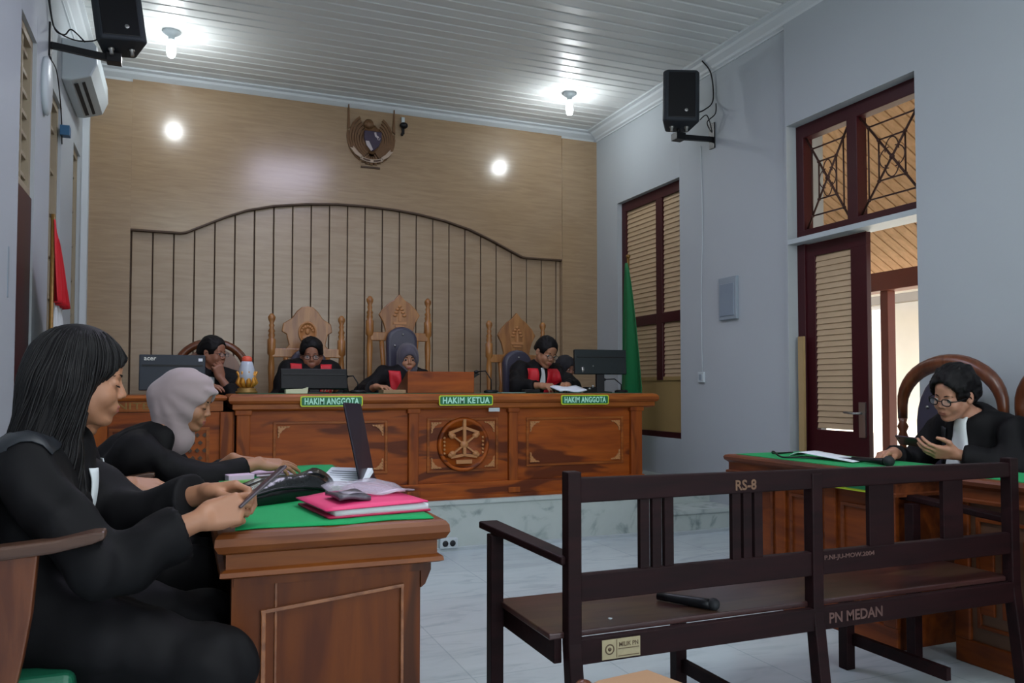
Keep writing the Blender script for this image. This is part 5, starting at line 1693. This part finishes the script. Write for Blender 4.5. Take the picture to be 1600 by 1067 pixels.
# ---------------------------------------------------------------- person
def person(label, J, h_body=.005, h_robe=.010, skin='skin', lips='lips', robe='robe', hands=None, head=None, name='person', brows=True, sleeve_flare=.085, cuff=.06, robe_h=None, fat=1.0, robe_name='robe'):
    """J: dict of joints. Returns root, body sdf, robe sdf, head frame"""
    root = thing(name, label, 'person', tuple(J['pelvis'][:2]) + (J.get('floor', 0),))
    Hc = np.array(J['head'], float); Rh = frame(*J['hrot']); hs = J.get('hs', 1.0)
    A = {k: np.array(v, float) for k, v in J.items() if k not in ('hrot', 'hs', 'floor', 'closed', 'male')}
    up = nrm((A['shL'] + A['shR']) / 2 - A['pelvis']); left = nrm(A['shL'] - A['shR']); left = nrm(left - up * (left @ up)); fwd = np.cross(left, up)
    T = np.stack([fwd, left, up], 1)
    mid = (A['shL'] + A['shR']) / 2; tl = np.linalg.norm(mid - A['pelvis'])
    at = lambda a, b, c: A['pelvis'] + fwd * a + left * b + up * (c * tl)
    b = Sdf()
    hg = head_sdf(closed=J.get('closed', False), fat=J.get('fat', 1.0) if not isinstance(J.get('fat', 1.0), np.ndarray) else 1.0)
    b.local(hg, Hc, Rh, hs, k=.01)
    nb = A['neck']
    b.rc(Hc + Rh @ np.array((-.022, 0, -.055)) * hs, nb + up * .01, .050 * hs, .058, k=.02)
    def torso(s, g, k=.03):
        s.ell(at(.0, 0, .72), (.112 + g, .165 * fat + g, .20 + g), rot=T, k=k)
        s.ell(at(.005, 0, .38), (.115 * fat + g, .150 * fat + g, .19 + g), rot=T, k=k)
        s.ell(at(0, 0, .02), (.125 + g, .175 * fat + g, .13 + g), rot=T, k=k)
        s.rc(A['shL'], A['shR'], .055 + g, .055 + g, k=k)
        s.rc(nb - up * .02, mid - up * .03, .055 + g, .09 + g, k=k)
    torso(b, 0)
    arms = {}
    for S in 'LR':
        sh, wr = A['sh' + S], A['wr' + S]
        el = A['el' + S] if 'el' + S in A else elbow(sh, wr, .28, .25, A.get('hint' + S, np.array((0, 0, -1.0))))
        arms[S] = (sh, el, wr)
        b.rc(sh, el, .050, .040, k=.02); b.rc(el, wr - nrm(wr - el) * .0, .041, .026, k=.015)
    legs = []
    for S, sg in (('L', 1), ('R', -1)):
        hp = A['pelvis'] + left * sg * .09; kn = A['kn' + S]; an = A['an' + S]
        legs.append((hp, kn, an))
        b.rc(hp, kn, .085, .058, k=.03); b.rc(kn, an, .056, .036, k=.02)
        b.rc(an + np.array((0, 0, -.03)), an + fwd * .15 + np.array((0, 0, -.04)), .035, .028, k=.02)
    info = {}
    if hands:
        for S, kw in hands.items():
            sh, el, wr = arms[S]
            kw = dict(kw); fw = kw.pop('fwd', wr - el)
            info[S] = hand_sdf(b, wr, fw, kw.pop('nz'), kw.pop('side', -1 if S == 'L' else 1), **kw)
    def matfn(c):
        q = ((c - Hc) @ Rh) / hs
        return LIP(q)
    M_ = M
    organic('body', b, h_body, [M_[skin], M_[lips]], root, matfn)
    # ---- robe
    r = Sdf()
    torso(r, .022, k=.05)
    for (hp, kn, an) in legs:
        r.rc(hp, kn, .125, .092, k=.07); r.rc(kn, an, .092, .105, k=.06)
    for S in 'LR':
        sh, el, wr = arms[S]
        g = Sdf(); d = nrm(wr - el); cp = wr - d * cuff
        g.rc(sh, el, .076, .070, k=.03); g.rc(el, cp + d * .03, .064, sleeve_flare * .72, k=.04)
        g.rc(el + np.array((0, 0, -.03)), cp + d * .02 + np.array((0, 0, -.03)), .05, sleeve_flare * .6, k=.05)
        g.add(lambda P, cp=cp, d=d: (P - cp) @ d, cp, 9, op='x')
        g.p[-1] = (g.p[-1][0], cp, 9.0, .01, 'x')
        r.sub(g, .03)
    ph = random.random() * 9
    def folds(P, d):
        m = np.abs(d) < .05
        if m.any():
            Q_ = P[m]
            t = (Q_ - A['pelvis']) @ T
            w = vnoise(Q_ * 5 + ph) * 2.2
            f = np.sin(t[:, 1] * 46 + w * 2 + t[:, 0] * 18) * .0055 + vnoise(Q_ * 9 + ph) * .010 + vnoise(np.stack([Q_[:, 0] * 22, Q_[:, 1] * 22, Q_[:, 2] * 7], 1)) * .006
            w2 = vnoise(Q_ * np.array((7., 7., 4.5)) + 3.3 * ph)
            d[m] += f + .016 * (.30 - np.minimum(np.abs(w2), .30))
        return d
    r.post.append(folds)
    # neck opening
    r.rc(nb + up * .045 + fwd * .01, Hc + Rh @ np.array((.0, 0, -.02)), .054, .060, k=.01, op='s')
    organic(robe_name, r, h_robe, M_[robe], root)
    return dict(root=root, body=b, robe=r, Hc=Hc, Rh=Rh, hs=hs, T=T, at=at, fwd=fwd, left=left, up=up, arms=arms, hands=info, neck=nb, A=A)

def hl(p, a, b, c):
    return p['Hc'] + p['Rh'] @ (np.array((a, b, c)) * p['hs'])

def eyes(p, look=0, brow='hair', thick=1.0, brow_only=False):
    for s in (-1, 1):
        if not brow_only:
            q = MB()
            n = 16
            prof = [(.0122 * math.sin(PI * i / n), .0122 * math.cos(PI * i / n)) for i in range(n + 1)]
            prof[0] = (.00001, .0122); prof[-1] = (.00001, -.0122)
            e = MB(); e.lathe([(r_, z_) for r_, z_ in prof[:5]], seg=16, ax='x', mi=1); e.lathe([(r_, z_) for r_, z_ in prof[4:]], seg=16, ax='x', mi=0)
            rot = np.array(Euler((0, R(look), 0)).to_matrix())
            e.v = [tuple(p['Hc'] + p['Rh'] @ ((rot @ np.array(v) + np.array((.0735, s * .032, 0))) * p['hs'])) for v in e.v]
            e.build('eye', [M['eye'], M['iris']], p['root'])
        P = [hl(p, a, s * b, c) for a, b, c in ((.0855, .014, .0205), (.0845, .024, .0245), (.078, .036, .0245), (.069, .046, .019))]
        MB().tube(P, [.0022 * thick, .0034 * thick, .003 * thick, .0012], 6, flat_=.7).build('eyebrow', M[brow], p['root'])

def lashes(p, z=-.004):
    for s in (-1, 1):
        P = [hl(p, x, s * y, z + dz) for x, y, dz in ((.0800, .018, .0005), (.0862, .025, -.0018), (.0872, .032, -.0026), (.0850, .039, -.0022), (.0790, .047, .0005))]
        MB().tube(P, [.0008, .0017, .0019, .0019, .0008], 6).build('eyelashes', M['hair'], p['root'])

def glasses(p, mat='black', r=.0016, w=.0215, h=.016, dz=-.002):
    q = MB(); g = MB()
    for s in (-1, 1):
        P = []
        for k in range(20):
            a = 2 * PI * k / 20
            cx = math.copysign(abs(math.cos(a)) ** .7, math.cos(a)); cz = math.copysign(abs(math.sin(a)) ** .7, math.sin(a))
            P.append(hl(p, .104 - .004 * abs(cx) * (1 if cx > 0 else .2), s * (.033 + w * cx), dz + h * cz))
        q.tube(P, r, 6, closed=True)
        g.add(P, [tuple(range(20))])
        q.tube([hl(p, .100, s * .054, dz + .006), hl(p, .085, s * .072, dz + .006), hl(p, .0, s * .086, dz + .006), hl(p, -.012, s * .084, dz - .012)], r, 6)
    q.tube([hl(p, .105, -.012, dz + .004), hl(p, .107, 0, dz + .006), hl(p, .105, .012, dz + .004)], r, 6)
    f = q.build('glasses', M[mat], p['root'])
    g.build('lenses', M['glass'], f)

def on_robe(p, start, d, off=.004, maxd=.5, what='robe'):
    """march from start along d until the robe surface"""
    d = nrm(d); pos = np.array(start, float); S = p[what]
    for _ in range(16):
        if float(S.ev(pos[None])[0]) > off: break
        pos = pos - d * .012
    t = 0
    for _ in range(60):
        v = float(S.ev(pos[None])[0])
        if v < off: break
        pos = pos + d * max(v - off, .0015) * .7; t += v
        if t > maxd: break
    return pos if t < maxd else None
def drape(p, rows, d, name, mat, thick=.004, off=.005, local=True):
    """rows: grid of (forward,left,up-fraction) points in the torso frame, projected onto the robe along -d"""
    P = []
    for row in rows:
        r_ = []
        for (a, b, c) in row:
            dd = p['T'] @ np.array(d)
            pt = None
            for k_ in range(14):
                pt = on_robe(p, p['at'](a, b, c - .025 * k_), dd, off, abs(a) + .12 if abs(d[0]) > .5 else .9)
                if pt is not None: break
            r_.append(pt)
        P.append(r_)
    for i, r_ in enumerate(P):          # points that found no cloth take the nearest one that did
        good = [j for j, v in enumerate(r_) if v is not None]
        for j, v in enumerate(r_):
            if v is None and good:
                r_[j] = r_[min(good, key=lambda g_: abs(g_ - j))] + p['T'] @ np.array((0, 0, -.002))
    P = [r_ for r_ in P if all(v is not None for v in r_)]
    q = MB(); q.grid(P, thick, tuple(-(p['T'] @ np.array(d))))
    return q.build(name, M[mat], p['root'])
def lerp_rows(A_, B_, n):
    """A_ and B_ polylines (left edge, right edge) -> rows of n points"""
    return [[tuple(np.array(a) + (np.array(b) - np.array(a)) * j / (n - 1)) for j in range(n)] for a, b in zip(A_, B_)]
def dens(pl, n):
    pl = [np.array(x, float) for x in pl]; out = []
    L = [0]
    for i in range(len(pl) - 1): L.append(L[-1] + np.linalg.norm(pl[i + 1] - pl[i]))
    for k in range(n):
        t = L[-1] * k / (n - 1); i = max(j for j in range(len(pl) - 1) if L[j] <= t + 1e-9)
        out.append(tuple(pl[i] + (pl[i + 1] - pl[i]) * ((t - L[i]) / (L[i + 1] - L[i] + 1e-12))))
    return out

def short_hair(p, h=.006, fringe=.0, thick=.016, fluffy=.006, low=-.03, sideburn=.02):
    g = Sdf()
    g.ell((-.016, 0, .034), (.092 + thick, .074 + thick, .086 + thick * 1.25))
    g.ell((-.060, 0, -.01), (.05 + thick, .062 + thick * .6, .07), k=.02)
    # cut the face away
    g.ell((.106, 0, -.012 + fringe), (.074, .085, .094), k=.010, op='s')
    g.ell((.055, .085, -.050), (.055, .040, .060), k=.010, op='s'); g.ell((.055, -.085, -.050), (.055, .040, .060), k=.010, op='s')
    for s in (-1, 1): g.ell((-.004, s * .098, -.008), (.024, .03, .034), k=.006, op='s')
    g.box((0, 0, -.16), (.3, .3, .16 + low), .01, k=.015, op='s')
    def pf(P, d):
        q = P * np.array((30, 90, 60)); return d + vnoise(q) * fluffy * .6 + vnoise(P * 24) * fluffy
    g.post.append(pf)
    s = Sdf(); s.local(g, p['Hc'], p['Rh'], p['hs'])
    return organic('hair', s, h, M['hair'], p['root'])

def hijab(p, mat, h=.006, open_w=.060, open_h=.082, drop=(.10, .13), under=None, chest=True, band=False):
    """soft scarf: over the skull, under the chin, down to the shoulders"""
    g = Sdf()
    g.ell((-.018, 0, .030), (.118, .096, .112))
    g.ell((-.020, 0, -.030), (.098, .090, .105), k=.03)
    g.rc((.006, 0, -.095), (-.02, 0, -.15), .074, .082, k=.03)
    # face opening
    g.ell((.118, 0, -.022), (.085, open_w, open_h), k=.010, op='s')
    def pf(P, d):
        a = np.arctan2(P[:, 2] + .12, P[:, 0] - .06)
        return d + np.sin(a * 26 + vnoise(P * 12) * 1.5) * .0022 + vnoise(P * 16) * .004
    g.post.append(pf)
    s = Sdf(); s.local(g, p['Hc'], p['Rh'], p['hs'])
    nb = p['neck']
    s.rc(p['Hc'] + p['Rh'] @ np.array((-.02, 0, -.13)) * p['hs'], nb - p['up'] * .02, .078, .092, k=.04)
    return organic('headscarf', s, h, M[mat], p['root'])

# ---------------------------------------------------------------- 1 woman in front, long dark hair
W1 = person('woman with long black hair in black robe holding a phone, seated nearest the camera', dict(
    head=(-.250, 2.40, 1.176), hrot=(2, 9, 0), hs=1.02, neck=(-.315, 2.40, 1.02), pelvis=(-.40, 2.40, .60),
    shL=(-.34, 2.565, .955), shR=(-.355, 2.235, .955), wrL=(.055, 2.315, .872), wrR=(.045, 2.165, .826), elR=(-.185, 2.13, .735), hintL=(0, .3, -1),
    knR=(.07, 2.155, .455), knL=(.05, 2.50, .46), anR=(.0, 2.13, .09), anL=(-.02, 2.5, .09), closed=True),
    h_body=.0035, h_robe=.009, skin='skin', robe='robe', cuff=.045, sleeve_flare=.092,
    hands={'R': dict(fwd=(1, .12, .22), nz=(.05, -.9, .35), curl=((.75, .9, .6), (.9, 1.0, .6), (1.0, 1.0, .6), (1.1, 1.0, .6)), thumb=(.25, .35), spread=.03),
           'L': dict(fwd=(.95, -.35, .10), nz=(-.1, .55, .8), curl=((.5, .7, .5), (.6, .8, .5), (.7, .8, .6), (.8, .8, .6)), thumb=(.3, .5), spread=.04)})
eyes(W1, brow_only=True); lashes(W1)
# hair
g = Sdf()
g.ell((-.022, 0, .038), (.112, .094, .104))
g.ell((-.050, 0, -.02), (.095, .092, .12), k=.03)
g.rc((-.055, .045, -.04), (-.105, .070, -.30), .072, .062, k=.04)
g.rc((-.055, -.045, -.04), (-.085, -.062, -.30), .072, .060, k=.04)
g.rc((-.020, -.074, -.01), (.000, -.078, -.20), .034, .030, k=.03)
g.rc((-.020, .074, -.01), (-.010, .078, -.20), .034, .030, k=.03)
g.rc((.0, -.078, -.20), (.045, -.066, -.31), .032, .026, k=.03); g.rc((.045, -.066, -.31), (.075, -.055, -.40), .026, .012, k=.03)
g.rc((-.105, .05, -.30), (-.15, .04, -.42), .060, .035, k=.03); g.rc((-.085, -.05, -.30), (-.13, -.05, -.40), .058, .035, k=.03)
g.ell((.118, 0, -.052), (.092, .100, .108), k=.010, op='s')
g.ell((.078, -.080, -.075), (.055, .060, .105), k=.010, op='s'); g.ell((.078, .080, -.075), (.055, .060, .105), k=.010, op='s')
g.rc((.055, -.010, .090), (.084, -.014, .068), .014, .010, k=.012)
def strands(P, d):
    lowk = np.clip(-(P[:, 2] - .06) * 9, .12, 1)
    return d + (np.sin(np.arctan2(P[:, 1], P[:, 0] + .03) * 34 + vnoise(P * 7) * 2) * .0016 + vnoise(P * np.array((50, 50, 7))) * .0024) * np.clip(lowk - .12, 0, 1)
g.post.append(strands)
s = Sdf(); s.local(g, W1['Hc'], W1['Rh'], 1.02)
hair_ob = organic('hair', s, .005, M['hair'], W1['root'])
# separate locks lying on the hair, combed down from the parting
rs = random.Random(3)
TH = []; PP = []; DD = []
NS, NP = 150, 34
for i in range(NS):
    th = R(6 + 348 * (i + rs.random()) / NS)
    wob = rs.uniform(-.10, .10); z0 = rs.uniform(.085, .125); z1 = rs.uniform(-.40, -.26)
    for k in range(NP):
        u = k / (NP - 1)
        z = z0 + (z1 - z0) * u
        a = th + wob * u + .03 * math.sin(u * 9 + i)
        cx = -.030 - .19 * max(0, -z - .03)
        PP.append((cx + .26 * math.cos(a), .26 * math.sin(a), z + .10 * max(0, 1 - u * 5)))
        DD.append((-math.cos(a), -math.sin(a), -.45 * max(0, 1 - u * 5)))
PP = np.array(PP); DD = np.array(DD); DD /= np.linalg.norm(DD, axis=1)[:, None]
hit = np.zeros(len(PP), bool); tt = np.zeros(len(PP))
for _ in range(70):
    v = g.ev(PP + DD * tt[:, None]); hit |= v < .0008
    tt = np.where(hit, tt, tt + np.clip(v * .6, .0008, .03))
PP = PP + DD * tt[:, None]; ok_ = hit & (tt < .26)
q = MB()
for i in range(NS):
    seg_ = []
    for k in range(NP):
        j = i * NP + k
        if ok_[j] and (not seg_ or np.linalg.norm(PP[j] - seg_[-1]) < .045): seg_.append(PP[j])
        elif seg_: break
    if len(seg_) > 4:
        n_ = len(seg_); r0 = rs.uniform(.0018, .0036)
        q.tube([W1['Hc'] + W1['Rh'] @ (p_ * 1.02) for p_ in seg_], [r0 * min(1, .25 + 5 * k / n_, .15 + 4 * (n_ - 1 - k) / n_) for k in range(n_)], 5)
q.build('hair_locks', flat('black_hair_locks', (10, 8, 10), .5, var=.3, vscale=20, spec=.3), hair_ob)
def jabot(p, w0=.028, w1=.050, top=.93, bot=.35, mat='white', split=True, xoff=0, name='white_jabot', a0=.20):
    n = 14
    rows = []
    for i in range(n):
        k = i / (n - 1); w = w0 + (w1 - w0) * k; c = top + (bot - top) * k
        rows.append([(a0, xoff + w * (2 * j / 6 - 1), c) for j in range(7)])
    return drape(p, rows, (-1, 0, 0), name, mat, .004, .006)
jabot(W1, .020, .034, 1.02, .60, a0=.165, xoff=-.028)
# satin yoke over the shoulders
def yoke(p, side, inner=.05, outer=.115, name='satin_trim', mat='robe2', c0=.98, c1=.3, wtop=.05):
    rows = []
    for i in range(14):
        k = i / 13; c = c0 + (c1 - c0) * k
        a = inner + .01 * k; b_ = outer - (outer - inner) * .35 * k
        rows.append([(.20, side * (a + (b_ - a) * j / 5), c) for j in range(6)])
    return drape(p, rows, (-1, 0, 0), name, mat, .003, .004)
rows = [[(-.42, .17 * (2 * j / 12 - 1), .98 - .16 * i / 6) for j in range(13)] for i in range(7)]
drape(W1, rows, (1, 0, 0), 'satin_yoke', 'robe2', .003, .004)
rows = [[(-.13 + .19 * i / 8, -.09 - .125 * j / 7, 1.6) for j in range(8)] for i in range(9)]
drape(W1, rows, (0, 0, -1), 'satin_shoulder', 'robe2', .003, .004)

# phone in her hands
def phone(c, x, y, size, label, name='phone'):
    x = nrm(x); y = nrm(np.array(y) - x * (np.array(y) @ x)); z = np.cross(x, y)
    m = Matrix(((x[0], y[0], z[0], c[0]), (x[1], y[1], z[1], c[1]), (x[2], y[2], z[2], c[2]), (0, 0, 0, 1)))
    t = thing(name, label, 'phone', c)
    q = MB(); a, b = size; q.bx((-a / 2, -b / 2, -.004), (a / 2, b / 2, .004)); q.xf(m); q.build('phone_body', flat('dark_phone_case', (58, 42, 52), .3, var=.3, vscale=60), t, bevel=.003)
    q = MB(); q.bx((-a / 2 + .004, -b / 2 + .004, .0041), (a / 2 - .004, b / 2 - .004, .0048)); q.xf(m); q.build('screen', flat('phone_screen', (30, 30, 40), .08), t)
    for i in range(2):
        q = MB(); q.lathe([(.006, -.006), (.0001, -.006)], (a / 2 - .012, b / 2 - .012 - .016 * i, 0), 12); q.xf(m); q.build('camera_lens', M['metal'], t)
    return t
phone((.188, 2.20, .895), (.72, .12, .62), (.15, -.9, .2), (.155, .072), 'dark phone held tilted in both hands of the long-haired woman')

# ---------------------------------------------------------------- 2 middle person, mostly hidden
W2 = person('person in black robe mostly hidden between the two women, hands resting together', dict(
    head=(-.335, 3.11, 1.115), hrot=(0, 16, 0), hs=.98, neck=(-.385, 3.11, .965), pelvis=(-.42, 3.11, .60),
    shL=(-.385, 3.27, .90), shR=(-.395, 2.96, .90), wrL=(-.115, 3.05, .815), wrR=(-.175, 2.985, .830), hintL=(0, .4, -1), hintR=(0, -.3, -1),
    knR=(.04, 3.0, .50), knL=(.04, 3.22, .50), anR=(.0, 3.0, .09), anL=(.0, 3.22, .09)),
    h_body=.005, h_robe=.012, hands={'R': dict(fwd=(1, .12, -.18), nz=(0, -.55, .8), curl=(.4, .45, .5, .55), thumb=(.3, .3)), 'L': dict(fwd=(.9, -.3, -.2), nz=(0, .3, .9), curl=(.4, .45, .5, .55), thumb=(.3, .3))})
short_hair(W2, .008); eyes(W2, 20)
jabot(W2, .02, .04, 1.08, .4)

# ---------------------------------------------------------------- 3 woman in grey scarf reaching over the desk
W3 = person('woman in pinkish grey headscarf and black robe leaning over the left desk', dict(
    head=(.012, 3.665, 1.098), hrot=(-17, 18, 0), hs=1.0, neck=(-.085, 3.67, .965), pelvis=(-.42, 3.70, .60),
    shL=(-.135, 3.84, .895), shR=(-.165, 3.52, .885), wrL=(.20, 3.78, .842), wrR=(.288, 3.515, .842), elR=(.055, 3.46, .775), hintL=(0, .6, -1),
    knR=(.04, 3.62, .50), knL=(.04, 3.85, .50), anR=(.0, 3.62, .09), anL=(.0, 3.85, .09), closed=True),
    h_body=.0045, h_robe=.011, skin='skin', cuff=.05, sleeve_flare=.062,
    hands={'R': dict(fwd=(1, .12, -.12), nz=(0, -.35, .95), curl=((.15, .2, .1), (.2, .25, .15), (.3, .3, .2), (.45, .4, .3)), thumb=(.35, .5), spread=.09), 'L': dict(fwd=(.9, -.2, -.12), nz=(0, .2, .95), curl=(.3, .35, .4, .4), thumb=(.3, .3))})
eyes(W3, brow_only=True); lashes(W3)
g = Sdf()
g.ell((-.022, 0, .034), (.124, .100, .112))
g.ell((-.045, 0, -.015), (.112, .094, .10), k=.03)
g.ell((-.130, 0, -.005), (.045, .055, .05), k=.04)                 # bun under the cloth
g.rc((-.02, 0, -.06), (.018, 0, -.155), .080, .058, k=.04)
g.rc((-.06, 0, -.08), (-.015, 0, -.20), .07, .060, k=.04)
g.rc((.035, 0, -.150), (.010, 0, -.215), .036, .026, k=.03)
g.rc((.070, -.05, .072), (.096, 0, .070), .014, .013, k=.02); g.rc((.070, .05, .072), (.096, 0, .070), .014, .013, k=.02)
g.ell((.122, 0, -.034), (.102, .072, .102), k=.008, op='s')
def pl3(P, d):
    a = np.arctan2(P[:, 2] - .05, P[:, 0] + .13)
    rr = np.hypot(P[:, 2] - .05, P[:, 0] + .13)
    return d + np.sin(a * 15 + vnoise(P * 10) * 1.6) * .004 * np.clip(rr * 7 - .5, 0, 1) + vnoise(P * 14) * .004
g.post.append(pl3)
s = Sdf(); s.local(g, W3['Hc'], W3['Rh'], .96)
organic('headscarf', s, .005, M['hijab'], W3['root'])
jabot(W3, .014, .03, 1.10, .6)

# ---------------------------------------------------------------- 4 clerk
P4 = person('man in dark suit with glasses resting his chin on his hand behind the acer monitor', dict(
    head=(.195, 6.55, 1.425), hrot=(-38, 6, 0), hs=1.0, neck=(.17, 6.60, 1.275), pelvis=(.15, 6.68, .88), floor=.35,
    shL=(.345, 6.60, 1.225), shR=(.02, 6.60, 1.225), wrL=(.245, 6.43, 1.235), wrR=(.10, 6.30, 1.16), elL=(.36, 6.40, 1.06), hintR=(-.5, 0, -1),
    knR=(.05, 6.25, .82), knL=(.25, 6.25, .82), anR=(.05, 6.2, .44), anL=(.25, 6.2, .44)),
    h_body=.006, h_robe=.012, skin='skind', lips='lipsd', sleeve_flare=.05, robe_name='dark_suit',
    hands={'L': dict(fwd=(-.25, -.15, 1), nz=(.3, -1, 0), curl=(1.0, 1.1, 1.1, 1.2), thumb=(.3, .4)), 'R': dict(fwd=(.6, -.3, .1), nz=(0, -.3, 1), curl=(.4, .4, .4, .4), thumb=(.3, .3))})
short_hair(P4, .007, low=-.02); eyes(P4); glasses(P4)
jabot(P4, .018, .03, 1.12, .6, name='shirt_front')

# ---------------------------------------------------------------- 5 left judge
def sash(p, side, mat='red', inner=(.045, .045), outer=(.125, .10), c0=1.24, c1=.5):
    rows = []
    for i in range(14):
        k = i / 13; c = c0 + (c1 - c0) * k
        a = inner[0] + (inner[1] - inner[0]) * k; b_ = outer[0] + (outer[1] - outer[0]) * k
        rows.append([(.22, side * (a + (b_ - a) * j / 6), c) for j in range(7)])
    return drape(p, rows, (-1, 0, -.35), 'red_collar', mat, .005, .006)
P5 = person('judge with glasses, dark cap and red collar behind the tilted black monitor', dict(
    head=(.945, 6.62, 1.425), hrot=(-98, 10, 0), hs=1.04, neck=(.935, 6.68, 1.34), pelvis=(.93, 6.72, .88), floor=.35,
    shL=(1.105, 6.66, 1.31), shR=(.765, 6.66, 1.31), wrL=(1.08, 6.38, 1.175), wrR=(.80, 6.38, 1.175), hintL=(.5, 0, -1), hintR=(-.5, 0, -1),
    knR=(.83, 6.3, .82), knL=(1.03, 6.3, .82), anR=(.83, 6.25, .44), anL=(1.03, 6.25, .44)),
    h_body=.006, h_robe=.012, skin='skind', lips='lipsd', fat=1.05,
    hands={'L': dict(fwd=(-.4, -.8, 0), nz=(0, 0, 1), curl=(.3, .3, .3, .4), thumb=(.3, .3)), 'R': dict(fwd=(.4, -.8, 0), nz=(0, 0, 1), curl=(.3, .3, .3, .4), thumb=(.3, .3))})
short_hair(P5, .007, thick=.022, low=.0); eyes(P5); glasses(P5, r=.0022)
sash(P5, 1, inner=(.075, .07), outer=(.165, .14)); sash(P5, -1, inner=(.075, .07), outer=(.165, .14))
# ---------------------------------------------------------------- 6 chief judge
P6 = person('chief judge in slate headscarf and red collar beside the orange wooden box', dict(
    head=(1.742, 6.60, 1.405), hrot=(-96, 8, 0), hs=.96, neck=(1.72, 6.64, 1.30), pelvis=(1.66, 6.70, .86), floor=.35,
    shL=(1.855, 6.64, 1.255), shR=(1.545, 6.62, 1.265), wrL=(1.80, 6.35, 1.18), wrR=(1.40, 6.28, 1.17), hintL=(.5, 0, -1), hintR=(-.8, 0, -.6),
    knR=(1.56, 6.3, .82), knL=(1.76, 6.3, .82), anR=(1.56, 6.25, .44), anL=(1.76, 6.25, .44)),
    h_body=.006, h_robe=.011, skin='skin', lips='lips',
    hands={'L': dict(fwd=(-.4, -.8, 0), nz=(0, 0, 1), curl=(.3, .3, .3, .4), thumb=(.3, .3)), 'R': dict(fwd=(.4, -.8, 0), nz=(0, 0, 1), curl=(.3, .3, .3, .4), thumb=(.3, .3))})
hijab(P6, 'hijabd', .006, .056, .074); eyes(P6, thick=1.3)
sash(P6, -1, inner=(.055, .02), outer=(.15, .09)); sash(P6, 1, inner=(.05, .02), outer=(.13, .09))
# ---------------------------------------------------------------- 7 right judge reading
P7 = person('bareheaded male judge in glasses and red collar reading papers', dict(
    head=(2.925, 6.38, 1.470), hrot=(-78, 24, -6), hs=1.07, neck=(2.905, 6.50, 1.355), pelvis=(2.880, 6.66, .88), floor=.35,
    shL=(3.065, 6.50, 1.30), shR=(2.715, 6.48, 1.31), wrL=(2.970, 6.06, 1.185), wrR=(2.730, 6.04, 1.180), hintL=(.9, 0, -.6), hintR=(-.9, 0, -.6),
    knR=(2.780, 6.3, .82), knL=(2.980, 6.3, .82), anR=(2.780, 6.25, .44), anL=(2.980, 6.25, .44)),
    h_body=.006, h_robe=.011, skin='skin', lips='lips', sleeve_flare=.075,
    hands={'L': dict(fwd=(-.5, -.8, .05), nz=(.1, -.2, 1), curl=(.5, .5, .6, .7), thumb=(.3, .5)), 'R': dict(fwd=(.35, -.8, -.05), nz=(-.3, -.4, 1), curl=(.6, .7, .8, .8), thumb=(.3, .5))})
short_hair(P7, .006, thick=.015, fluffy=.004, low=-.01); eyes(P7, 15, thick=1.3); glasses(P7)
sash(P7, -1, inner=(.05, .012), outer=(.15, .125), c0=1.24, c1=.42); sash(P7, 1, inner=(.05, .012), outer=(.15, .115), c0=1.24, c1=.42)
jabot(P7, .018, .028, 1.15, .8)
# ---------------------------------------------------------------- 8 woman in black scarf
P8 = person('small figure in black headscarf peeking from behind the right monitor', dict(
    head=(3.315, 6.78, 1.345), hrot=(-72, 12, 0), hs=.90, neck=(3.25, 6.85, 1.20), pelvis=(3.22, 6.95, .84), floor=.35,
    shL=(3.38, 6.93, 1.15), shR=(3.10, 6.80, 1.15), wrL=(3.42, 6.65, 1.0), wrR=(3.2, 6.55, 1.0), hintL=(.4, .3, -1), hintR=(-.4, 0, -1),
    knR=(3.2, 6.55, .80), knL=(3.38, 6.65, .80), anR=(3.2, 6.5, .44), anL=(3.38, 6.6, .44)),
    h_body=.007, h_robe=.014, skin='skind', lips='lipsd', hands={'L': dict(fwd=(0, -1, 0), nz=(0, 0, 1)), 'R': dict(fwd=(0, -1, 0), nz=(0, 0, 1))})
hijab(P8, 'hijabk', .007, .056, .076); eyes(P8, 10)

# ---------------------------------------------------------------- 9 man at the right desk
P9 = person('man in glasses and black robe with white jabot looking at a phone, right desk', dict(
    head=(3.560, 2.875, 1.120), hrot=(182, 17, -8), hs=1.04, neck=(3.66, 2.86, .985), pelvis=(3.74, 2.88, .60),
    shL=(3.70, 2.675, .955), shR=(3.70, 3.035, .955), wrL=(3.47, 2.80, .835), wrR=(3.40, 3.10, .825), elL=(3.655, 2.62, .775), hintR=(.3, .6, -.8),
    knR=(3.66, 2.98, .50), knL=(3.66, 2.76, .50), anR=(3.68, 3.0, .09), anL=(3.68, 2.76, .09)),
    h_body=.0045, h_robe=.010, skin='skinr', lips='lipsd', cuff=.035, sleeve_flare=.065,
    hands={'L': dict(fwd=(-1, .45, .12), nz=(.15, -.75, -.65), curl=((.35, .5, .3), (.4, .5, .35), (.4, .5, .35), (.45, .5, .4)), thumb=(.85, .15), spread=.05, sc=1.04, side=-1),
           'R': dict(fwd=(-1, -.15, -.05), nz=(0, .2, .95), curl=(.4, .5, .6, .6), thumb=(.3, .4), spread=.06, sc=1.04)})
short_hair(P9, .005, thick=.027, fluffy=.009, low=-.035, fringe=.010); eyes(P9, 20, thick=1.2); glasses(P9, r=.0028)
jabot(P9, .032, .08, 1.20, .25)
yoke(P9, -1, .085, .135, c0=1.02, c1=.5)
phone((3.375, 2.965, .888), (-.35, 1, .10), (-.75, -.2, .6), (.145, .075), 'black phone in the left hand of the man at the right desk')
